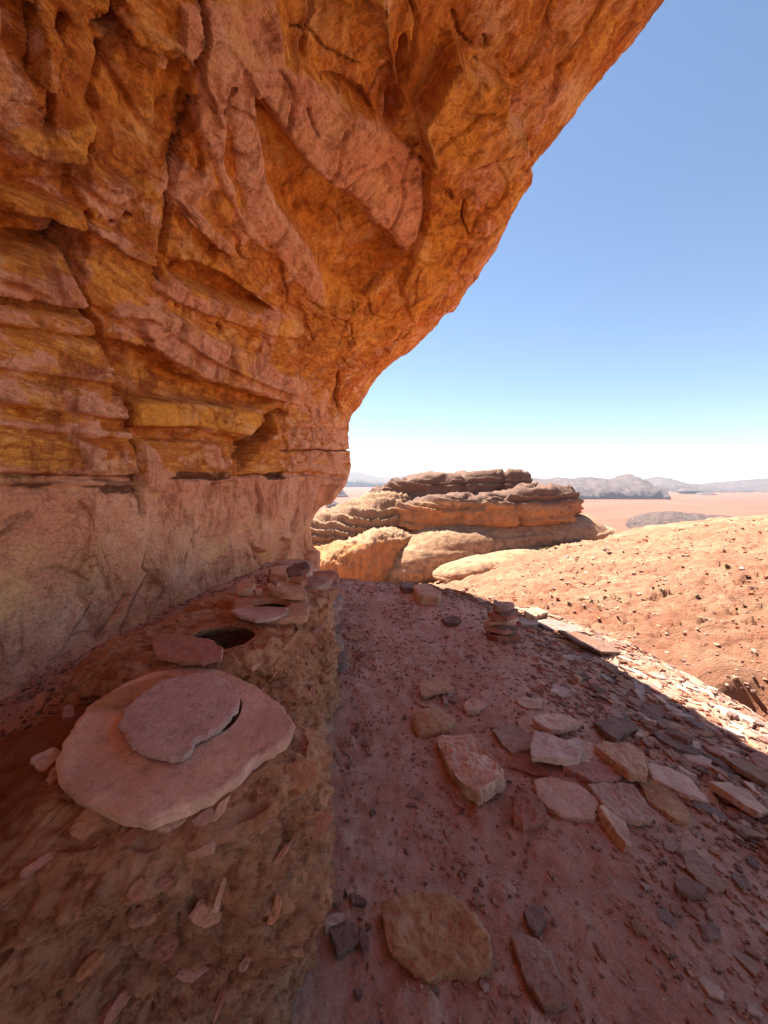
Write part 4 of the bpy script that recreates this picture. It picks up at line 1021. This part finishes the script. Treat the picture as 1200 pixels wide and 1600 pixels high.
embedded(B1, ob, [(262,1288,.040,.45,-15,'pink'), (318,1278,.032,.5,20,'mauve'), (345,1262,.030,.35,35,'pink'), (215,1300,.030,.5,5,'red'), (135,1285,.030,.9,10,'tan'), (212,1392,.016,1.2,20,'pink'), (262,1375,.03,.4,-25,'red'), (235,1425,.055,.35,22,'tan'), (325,1420,.035,1.0,-10,'tan'),
              (343,1400,.034,.18,80,'pink'), (140,1505,.032,.35,22,'tan'), (262,1470,.026,.9,40,'red'), (405,1300,.040,.25,30,'red'), (315,1330,.03,.5,10,'pink'), (500,1290,.035,.8,10,'red'), (440,1335,.034,.22,40,'tan'), (385,1500,.018,.6,60,'pink'),
              (345,1555,.035,.25,75,'red'), (470,1210,.055,.7,-25,'tan'), (75,1190,.030,1.6,0,'pink'), (95,1210,.025,1.5,10,'tan'), (105,1120,.05,.35,60,'red'), (60,1350,.03,.4,20,'red'), (300,1520,.03,.5,-20,'red'), (430,1420,.03,.4,60,'tan'), (460,1480,.028,.35,75,'pink'), (190,1560,.04,.4,10,'red')])

# middle bin
B2 = empty('granary_bin', (-.72, 1.72, 0), label='middle bin of rough mud with an open dark mouth', cat='granary bin', group='bins along the foot of the cliff')
rf2 = ang_r([(0, .35), (45, .40), (90, .46), (135, .55), (180, .60), (225, .55), (270, .36), (315, .36)])
P, F = bin_body(-.72, 1.70, lambda z: np.interp(z, [-.25, 0, .5, .7, .78], [1.08, 1.06, 1.0, .96, .86]), rf2, .775, 8.0, hole=(-.005, -.05, .145, .135))
ob = body_obj(None, P, F); make_child(ob, B2)
laid_stone('lid_slab', [(235,994),(250,989),(285,991),(330,999),(350,1013),(347,1024),(320,1029),(280,1029),(246,1022)], .026, 'red', 'red lid slab pushed half off the mouth of the middle bin', 'stone lid', 'lids of the bins', z=.85, lean=(-.03, -.02), rough=.6, n=96)
embedded(B2, ob, [(400,1090,.045,.25,50,'pink'), (470,1045,.05,.25,-60,'tan'), (440,1090,.04,.25,45,'grey'), (485,1010,.05,.3,-50,'tan'), (435,1040,.05,.35,50,'pink'), (488,1085,.04,.4,75,'red'), (400,1040,.04,.4,20,'tan'), (290,1045,.03,.4,0,'red'), (225,1025,.05,.4,10,'red')])

# back bin
B3 = empty('granary_bin', (-.66, 2.35, 0), label='small back bin topped by a square collar slab with an oval mouth', cat='granary bin', group='bins along the foot of the cliff')
rf3 = ang_r([(0, .36), (45, .42), (90, .44), (135, .50), (180, .55), (225, .48), (270, .38), (315, .38)])
P, F = bin_body(-.70, 2.34, lambda z: np.interp(z, [-.25, 0, .5, .7, .78], [1.1, 1.06, 1.0, .98, .9]), rf3, .725, 15.0, hole=(.045, -.10, .16, .14), nth=220, nz=130)
ob = body_obj(None, P, F); make_child(ob, B3)
c3 = laid_stone('collar_slab', [(366,926),(395,922),(440,924),(480,932),(483,946),(480,962),(445,965),(400,966),(364,954)], .035, 'pink', None, z=.835, rough=.5, hole=[(395,938),(420,934),(445,937),(455,944),(440,951),(410,951),(394,945)], n=96, chip=.5); make_child(c3, B3)
laid_stone('lid_slab', [(360,953),(378,949),(420,947),(452,949),(447,957),(428,965),(402,968),(376,962)], .018, 'lavender', 'pale half moon lid slab on the back bin', 'stone lid', 'lids of the bins', z=.855, rough=.4, n=64)
embedded(B3, ob, [(455,985,.09,.22,5,'pink'), (420,978,.08,.2,-3,'tan'), (492,1000,.06,.3,-50,'mauve'), (500,965,.06,.4,30,'tan'), (495,985,.06,.3,20,'red')])
GB = 'loose flat stones stacked behind the bins'
for pl, t_, c_, z_, lab in [
    ([(368,914),(382,905),(396,904),(400,918),(384,921),(369,920)], .04, 'pink', .88, 'pinkish block behind the back bin, left one'),
    ([(392,898),(397,896),(400,912),(394,914)], .03, 'tan', .95, 'upright pale chip beside the pinkish block'),
    ([(416,912),(440,908),(462,910),(477,920),(480,928),(450,928),(422,921)], .035, 'tan', .885, 'long tan slab lying behind the oval mouth of the back bin'),
    ([(400,918),(410,920),(408,926),(398,924)], .02, 'tan', .87, 'small chip between the pinkish block and the long tan slab'),
    ([(452,900),(460,896),(478,896),(480,905),(470,909),(453,907)], .035, 'pink', .90, 'pinkish squared stone on the stack near the cliff foot'),
    ([(421,903),(430,902),(440,909),(432,912)], .02, 'mauve', .95, 'thin pale flake leaning behind the long tan slab'),
    ([(448,886),(462,880),(480,877),(484,886),(470,892),(450,894)], .035, 'dark', .93, 'dark flat stone topping the stack at the cliff foot'),
    ([(345,940),(356,936),(362,940),(352,946)], .02, 'mauve', .72, 'pale stone in the gravel left of the back bin'),
    ([(308,944),(324,937),(340,938),(334,947),(316,950)], .02, 'pink', .68, 'flat pale stone half buried near the cliff foot'),
    ([(145,1016),(160,1010),(182,1012),(190,1018),(170,1023),(150,1022)], .025, 'pink', .60, 'pinkish flat stone in the gravel left of the middle bin'),
    ([(52,1095),(60,1084),(70,1080),(72,1092),(64,1108),(55,1112)], .02, 'mauve', .56, 'pale grey oval stone in the gravel by the cliff foot'),
    ([(46,1066),(54,1055),(60,1052),(60,1060),(52,1070)], .02, 'grey', .56, 'small grey stone in the gravel just under the cliff'),
    ([(190,1008),(205,1003),(228,1000),(235,990),(215,988),(196,996)], .02, 'tan', .70, 'pale flake at the left rim of the middle bin')]:
    laid_stone('stone', pl, t_, c_, lab, 'stone', GB, z=z_, n=48)

# dry stone wall between the back bin and the path
W = empty('stone_wall', (-.52, 3.3, 0), label='low wall of stacked flat stones beside the path behind the bins', cat='stone wall')
def stack(x0, y0, z0, z1, s, seed, cols=('tan', 'pink', 'red', 'grey', 'dark')):
    rg_ = np.random.default_rng(seed); z = z0
    while z < z1:
        _sid[0] += 1
        t_ = rg_.uniform(.035, .075); k_ = 8
        an = np.arange(k_) / k_ * 6.28 + rg_.uniform(-.25, .25, k_); rr = s * rg_.uniform(.8, 1.15, k_)
        cx_, cy_ = x0 + rg_.uniform(-.03, .03), y0 + rg_.uniform(-.03, .03)
        O = np.stack([cx_ + rr * np.cos(an), cy_ + rr * np.sin(an) * .9, np.full(k_, z + t_)], -1)
        tl = np.array([rg_.uniform(-.08, .08), rg_.uniform(-.08, .08), 1]); tl /= np.linalg.norm(tl)
        O[:, 2] -= (O[:, :2] - O[:, :2].mean(0)) @ tl[:2]
        me = slab_mesh('stone', O, tl, t_ * 1.12, STONE[cols[int(rg_.integers(len(cols)))]], _sid[0] * 1.9, n=32, rings=4, rough=1.2); sharp(me, 50)
        o = obj_me('stone', me); finish(o, O.mean(0)); make_child(o, W)
        z += t_
for q_ in [(-.50, 2.75, -.05, .72, .15, 1), (-.72, 2.85, .1, .80, .17, 2), (-.55, 3.05, -.05, .70, .16, 3), (-.80, 3.2, .1, .76, .17, 4), (-.60, 3.4, -.05, .62, .17, 5), (-.85, 3.6, .1, .66, .18, 6), (-.62, 3.8, -.05, .50, .18, 7), (-.90, 4.1, .1, .52, .2, 8), (-.66, 4.25, -.05, .36, .18, 9), (-.78, 4.7, 0, .34, .2, 10), (-.48, 2.45, -.05, .30, .11, 11), (-.40, 3.0, -.05, .18, .1, 12)]:
    stack(*q_)

# ------------------------------------------------------------------ chips and gravel
def chip_mesh(name, n, seed, mat, flat):
    rg_ = np.random.default_rng(seed)
    an = np.arange(n) / n * 6.283 + rg_.uniform(-.35, .35, n); rr = rg_.uniform(.6, 1.1, n)
    E = np.stack([rr * np.cos(an), rr * np.sin(an) * rg_.uniform(.45, .9), 0 * an], -1)
    t = flat
    a = E * 1.0; a[:, 2] = -t * .6
    b = E * rg_.uniform(.96, 1.08, n)[:, None]; b[:, 2] = t * rg_.uniform(.2, .4)
    c = E * .86; c[:, 2] = t * .5 + .3 * t * rg_.uniform(-.4, .6, n)
    V = np.vstack([a, b, c, [[0, 0, t * .55]]])
    F = []
    for i in range(n):
        j = (i + 1) % n
        for q in (0, n): F.append((q + i, q + j, q + n + j)); F.append((q + i, q + n + j, q + n + i))
        F.append((2 * n + i, 2 * n + j, 3 * n))
    return V, np.array(F)

BLK = [(-.60, 1.0, .50), (-.72, 1.70, .52), (-.70, 2.34, .5), (-1.2, 1.0, .5)]
def scatter(n, seed, size, xr, yr, dens):
    rg_ = np.random.default_rng(seed); out = []
    x = rg_.uniform(*xr, n * 6); y = rg_.uniform(*yr, n * 6)
    keep = rg_.uniform(0, 1, n * 6) < dens(x, y)
    for bx, by, br in BLK: keep &= np.hypot(x - bx, y - by) > br
    x, y = x[keep][:n], y[keep][:n]
    s = size(x, y, rg_)
    return x, y, s
def dens_ledge(x, y):
    e = poly_sd(x, y, EDGE_POLY)
    q = .22 + .95 * ss(.7, 2.2, x + .25 * fbm(x * 1.5, y * 1.5, 0 * x, 2) * 2) + .35 * ss(3.0, 4.5, y) + .5 * ss(.25, -.1, np.abs(x + .25) - .05) * ss(1, 2.5, y) + .5 * ss(-1.0, -1.3, x)
    cl = .35 + 1.0 * ss(-.1, .25, fbm(x * 2.2, y * 2.2, 0 * x + 7, 3))
    return q * cl * ss(-.5, -.1, e) * ss(-1.95, -1.75, x)
def size_ledge(x, y, r):
    b = .009 + .024 * ss(.8, 2.2, x)
    return b * np.exp(r.normal(0, .55, len(x)))

protos = []
def tiny_mesh(seed):
    rg_ = np.random.default_rng(seed); n = 5
    an = np.arange(n) / n * 6.283 + rg_.uniform(-.35, .35, n); rr = rg_.uniform(.6, 1.1, n)
    E = np.stack([rr * np.cos(an), rr * np.sin(an) * rg_.uniform(.5, .95), 0 * an - .25], -1)
    T = E * [.85, .85, 1]; T[:, 2] = rg_.uniform(.12, .4, n)
    F = []
    for i in range(n):
        j = (i + 1) % n; F += [(i, j, n + j), (i, n + j, n + i)]
        if 0 < i < n - 1: F.append((n, n + i, n + i + 1))
    return np.vstack([E, T]), np.array(F)
tinies = [tiny_mesh(i) for i in range(8)]
for i in range(14):
    protos.append(chip_mesh('chip', 7 + i % 4, 100 + i, None, [.16, .22, .30, .45][i % 4]))
cm = ['grey', 'dark', 'tan', 'dark', 'red', 'grey', 'grey', 'mauve', 'grey', 'mauve', 'dark', 'grey', 'dark', 'red']
pm = [mesh_np('stone_chip', V, F, STONE[cm[i]], smooth=False) for i, (V, F) in enumerate(protos)]

x, y, s = scatter(13000, 5, size_ledge, (-1.9, 3.7), (.55, 6.0), dens_ledge)
x2, y2, s2 = scatter(14000, 6, lambda a, b, r: .007 * np.exp(r.normal(0, .4, len(a))), (-1.9, 3.5), (.55, 3.6), lambda a, b: dens_ledge(a, b) * .6 + .25)
# loose scree just beyond the shadow edge
x3, y3, s3 = scatter(2500, 8, lambda a, b, r: .022 * np.exp(r.normal(0, .6, len(a))), (.2, 4.6), (.8, 6.6), lambda a, b: ss(-.9, -.2, poly_sd(a, b, EDGE_POLY)) * ss(.5, 0, poly_sd(a, b, EDGE_POLY)))
x, y, s = np.concatenate([x, x2, x3]), np.concatenate([y, y2, y3]), np.concatenate([s, s2, s3])
s = np.minimum(s, .085)
z = ground(x, y) + .003
e_ = .05
gx = (base_ground(x + e_, y)[0] - base_ground(x - e_, y)[0]) / (2 * e_); gy = (base_ground(x, y + e_)[0] - base_ground(x, y - e_)[0]) / (2 * e_)
pxx, pyy = to_px(np.stack([x, y, z], -1))
shown = s / np.maximum(y, .5) * ((pxx > 0) & (pxx < 1200) & (pyy < 1600))
order = np.argsort(-shown)
rg2 = np.random.default_rng(77)
def chip_rot(i, big):
    n = Vector((-gx[i] + rg2.normal(0, .13), -gy[i] + rg2.normal(0, .13), 1)).normalized()
    q = n.to_track_quat('Z', 'Y').to_matrix()
    th = rg2.uniform(0, 6.28) if x[i] < 1.5 else rg2.normal(-.9, .5)
    return q @ Matrix.Rotation(th, 3, 'Z')
CW = dict(grey='grey', pink='pinkish', tan='tan', dark='dark', red='red', mauve='pale mauve')
def zone(px, py, c):
    if px < 560: w_, g = 'beside the foot of the bins and stacked wall', 'at the foot of the bins'
    elif px < 860 and py < 1080: w_, g = 'on the far part of the path round the cairn', 'on the far path'
    elif px < 860: w_, g = 'on the red earth of the near path', 'on the near path'
    elif py < 1040: w_, g = 'on the rim behind the long dark slab', 'on the far rim'
    elif py < 1130: w_, g = 'on the upper scree under the sunlit edge', 'on the upper scree'
    elif py < 1230: w_, g = 'on the scree above and right of the flagstone heap', 'on the middle scree'
    elif py < 1330: w_, g = 'on the slope right of the flagstone heap', 'on the lower scree'
    else: w_, g = 'on the lower right slope around the long grey slab', 'on the lower right slope'
    return CW[c] + ' flat chip lying ' + w_, CW[c] + ' stone chips ' + g
for i in order[:300]:
    k_ = int(rg2.integers(14))
    o = bpy.data.objects.new('stone_chip', pm[k_]); scene.collection.objects.link(o)
    m = chip_rot(i, True).to_4x4()
    o.matrix_world = Matrix.Translation((x[i], y[i], z[i] + s[i] * .10)) @ m @ Matrix.Diagonal((s[i], s[i], s[i], 1))
    lab, grp = zone(pxx[i], pyy[i], cm[k_]); tag(o, lab, 'stone chip', grp)
VV, FF, MI, off = [], [], [], 0
gm = ['grey', 'dark', 'grey', 'mauve', 'red']
for i in order[300:]:
    V, F = protos[int(rg2.integers(14))] if s[i] > .023 else tinies[int(rg2.integers(8))]
    m = np.array(chip_rot(i, False))
    VV.append(V @ m.T * s[i] + np.array([x[i], y[i], z[i] + s[i] * .10])); FF.append(F + off); off += len(V)
    MI.append(np.full(len(F), int(rg2.integers(5)) if s[i] > .009 else 5 + int(rg2.integers(2))))
me = mesh_np('gravel', np.concatenate(VV), np.concatenate(FF), None, smooth=False)
for g in gm + ['pink', 'mauve']: me.materials.append(STONE[g])
me.polygons.foreach_set('material_index', np.concatenate(MI).astype(np.int32))
tag(obj_me('gravel', me), 'fine gravel and little chips strewn over the red earth of the ledge', kind='stuff')

# ------------------------------------------------------------------ boulders, rubble and dry shrubs on the sunlit slope
def rock_mesh(seed, mat):
    import bmesh
    bm = bmesh.new(); bmesh.ops.create_icosphere(bm, subdivisions=2, radius=1)
    rg_ = np.random.default_rng(seed); pl = rg_.normal(size=(9, 3)); pl /= np.linalg.norm(pl, axis=1)[:, None]
    for v in bm.verts:
        p = np.array(v.co)
        for q in pl:
            d_ = p @ q
            if d_ > .62: p = p - q * (d_ - .62)
        p[2] *= .6; p *= 1 + .12 * rg_.normal()
        v.co = p
    me = bpy.data.meshes.new('boulder'); bm.to_mesh(me); bm.free(); me.materials.append(mat); return me
rocks = [rock_mesh(i, STONE[['dark', 'grey', 'dark', 'pink', 'dark', 'red'][i]]) for i in range(6)]
def put(name, me, px, py, s, lab, cat, grp, k=.25):
    z0 = -2.0
    for _ in range(25):
        P = at_z(np.array(float(px)), np.array(float(py)), z0); z1 = float(ground(P[0:1], P[1:2])[0]); z0 = .5 * z0 + .5 * z1
    o = bpy.data.objects.new(name, me); scene.collection.objects.link(o)
    sz = s * P[1] / FPX
    o.location = (P[0], P[1], z0 + sz * k); o.scale = (sz, sz * random.uniform(.7, 1.1), sz * random.uniform(.7, 1.0)); o.rotation_euler = (random.uniform(-.2, .2), random.uniform(-.2, .2), random.uniform(0, 6.28))
    tag(o, lab, cat, grp); return o
for i, (px, py, s, lab) in enumerate([(1136, 946, 8, 'black boulder with a pale top, biggest dark stone on the sunlit slope'), (1030, 974, 6, 'dark boulder on the sunlit slope below the row of shrubs'), (1150, 932, 6, 'dark boulder between two others near the right edge of the slope'),
        (1173, 923, 6, 'dark boulder nearest the right edge on the sunlit slope'), (1000, 927, 6, 'dark boulder left of the middle shrub on the slope'), (912, 912, 5, 'dark boulder farthest left on the sunlit slope'), (1020, 917, 4, 'small dark boulder straight above the middle shrub'),
        (1160, 887, 8, 'pair sized grey boulder near the top right of the slope'), (1148, 888, 7, 'dark boulder touching the grey one near the top right'), (1178, 1075, 8, 'dark stone at the right edge above the alcove'), (1135, 1040, 7, 'grey stone at the right above the alcove'), (1160, 990, 7, 'grey stone at the right in the middle of the slope')]):
    put('boulder', rocks[i % 3], px, py, s * .8, lab, 'boulder', 'dark boulders on the sunlit slope')
for i in range(150):
    px = random.uniform(840, 1200); py = random.uniform(max(845, 850 + (1000 - px) * .05), 940 + (px - 840) * .45)
    if px > 1060 and random.random() < .5: py = random.uniform(960, 1080)
    right = px > 1040
    put('rock', rocks[i % 6], px, py, random.uniform(1.6, 4.2), 'small dark rock scattered on the right part of the sunlit slope' if right else 'small dark rock scattered on the left part of the sunlit slope', 'rock', 'small rocks on the right of the slope' if right else 'small rocks on the left of the slope')
# rubble that nobody could count
rgx = np.random.default_rng(91); n_ = 9000
Yb = np.exp(rgx.uniform(np.log(5), np.log(45), n_)); Ab = rgx.uniform(.02, 1.15, n_)
xb = Yb * Ab; yb = Yb; eb = poly_sd(xb, yb, EDGE_POLY)
cl = fbm(xb * .35, yb * .35, 0 * xb + 3, 3); kp = (eb < -.8) & (rgx.uniform(-.1, .5, n_) < cl + .18 * ss(.6, 1.0, Ab))
xb, yb = xb[kp], yb[kp]; zb = ground(xb, yb); sb = .0028 * yb * np.exp(rgx.normal(0, .5, len(xb)))
VV, FF, MI, off = [], [], [], 0
for i in range(len(xb)):
    V, F = protos[int(rgx.integers(14))]; a_ = rgx.uniform(0, 6.28); c_, s_ = math.cos(a_), math.sin(a_)
    m = np.array([[c_, -s_, rgx.normal(0, .2)], [s_, c_, rgx.normal(0, .2)], [0, 0, 2.0]])
    VV.append(V @ m.T * sb[i] + np.array([xb[i], yb[i], zb[i] + sb[i] * .15])); FF.append(F + off); off += len(V); MI.append(np.full(len(F), int(rgx.integers(5))))
me = mesh_np('rubble', np.concatenate(VV), np.concatenate(FF), None, smooth=False)
for g in gm: me.materials.append(STONE[g])
me.polygons.foreach_set('material_index', np.concatenate(MI).astype(np.int32))
tag(obj_me('rubble', me), 'broken rubble strewn over the bare sunlit sandstone', kind='stuff')

def shrub_mat(name, a, b):
    n = NT(bpy.data.materials.new(name)); p = n.coord(world=False)
    return n.out(n.mix(n.noise(p, 3, 3), a, b), None, rough=.9)
M_SHRUB = [shrub_mat('dry_twigs', (.20, .15, .08), (.36, .27, .15)), shrub_mat('olive_leaves', (.09, .10, .035), (.17, .17, .06))]
def shrub_mesh(seed, mat):
    rg_ = np.random.default_rng(seed); V = []; F = []
    for i in range(160):
        a_ = rg_.uniform(0, 6.28); el = rg_.uniform(.15, 1.4); L = rg_.uniform(.5, 1.05)
        d_ = np.array([math.cos(a_) * math.cos(el), math.sin(a_) * math.cos(el), math.sin(el)]); sd_ = np.cross(d_, [0, 0, 1.0]); sd_ /= np.linalg.norm(sd_) + 1e-6
        b0 = rg_.normal(0, .12, 3) * [1, 1, 0]; m_ = b0 + d_ * L * .6 + [0, 0, .05]; t_ = b0 + d_ * L * [1.1, 1.1, .85]
        k = len(V); w1 = .03
        V += [b0 - sd_ * w1, b0 + sd_ * w1, m_ + sd_ * w1, m_ - sd_ * w1, t_ + sd_ * .06 + [0, 0, .03], t_ - sd_ * .06]
        F += [(k, k + 1, k + 2, k + 3), (k + 3, k + 2, k + 4, k + 5)]
    return mesh_np('dry_shrub', np.array(V), np.array(F), mat, smooth=False)
sh = [shrub_mesh(i, M_SHRUB[0 if i < 3 else 1]) for i in range(4)]
for px, py, s, k_, lab in [(1033, 927, 9, 0, 'straw coloured dry shrub in the middle of the sunlit slope'), (1062, 928, 7, 1, 'brown dry shrub right of the straw coloured one'), (1090, 932, 8, 2, 'dry grey shrub at the right end of the shrub row'), (905, 940, 8, 0, 'pale dry shrub near the rim at the left end of the row'),
        (925, 938, 7, 1, 'second pale shrub in the row near the rim'), (945, 936, 8, 2, 'third pale shrub in the row near the rim'), (968, 936, 7, 0, 'fourth pale shrub in the row near the rim'), (888, 943, 6, 1, 'small dry shrub right above the cairn rim slab'),
        (855, 858, 6, 3, 'olive green shrub beside the foot of the mesa'), (847, 859, 5, 3, 'small dark green shrub beside the foot of the mesa, left one'), (868, 857, 5, 3, 'small green shrub beside the foot of the mesa, right one'), (1006, 880, 5, 1, 'small dry shrub above the middle of the slope'), (1062, 881, 5, 2, 'small dry shrub near the top of the slope'),
        (960, 884, 4, 0, 'tiny dry shrub high on the left of the slope'), (1135, 884, 6, 2, 'dry shrub left of the paired boulders'), (1100, 879, 5, 0, 'dry shrub high on the right of the slope'), (1080, 850, 5, 2, 'dark dry shrub close under the crest of the slope'), (1140, 846, 4, 1, 'tiny shrub on the crest at the right')]:
    put('dry_shrub', sh[k_], px, py, s * .8, lab, 'shrub', 'dry shrubs on the sunlit slope', k=0)

# ------------------------------------------------------------------ the air
hz = np.array([(a, b, c) for a in (-21000, 21000) for b in (-21000, 21000) for c in (-86, 150)], float)
me = bpy.data.meshes.new('haze')
me.from_pydata([tuple(v) for v in hz], [], [(0, 1, 3, 2), (4, 6, 7, 5), (0, 4, 5, 1), (2, 3, 7, 6), (0, 2, 6, 4), (1, 5, 7, 3)])
mh = bpy.data.materials.new('haze_air'); mh.use_nodes = True; t = mh.node_tree; t.nodes.clear()
pv = t.nodes.new('ShaderNodeVolumePrincipled'); pv.inputs['Color'].default_value = (0.72, 0.84, 1.0, 1); pv.inputs['Density'].default_value = 0.00008; pv.inputs['Anisotropy'].default_value = 0.2
ou = t.nodes.new('ShaderNodeOutputMaterial'); t.links.new(pv.outputs[0], ou.inputs['Volume'])
me.materials.append(mh)
tag(obj_me('haze', me), 'thin pale blue haze over the desert plain', kind='stuff')
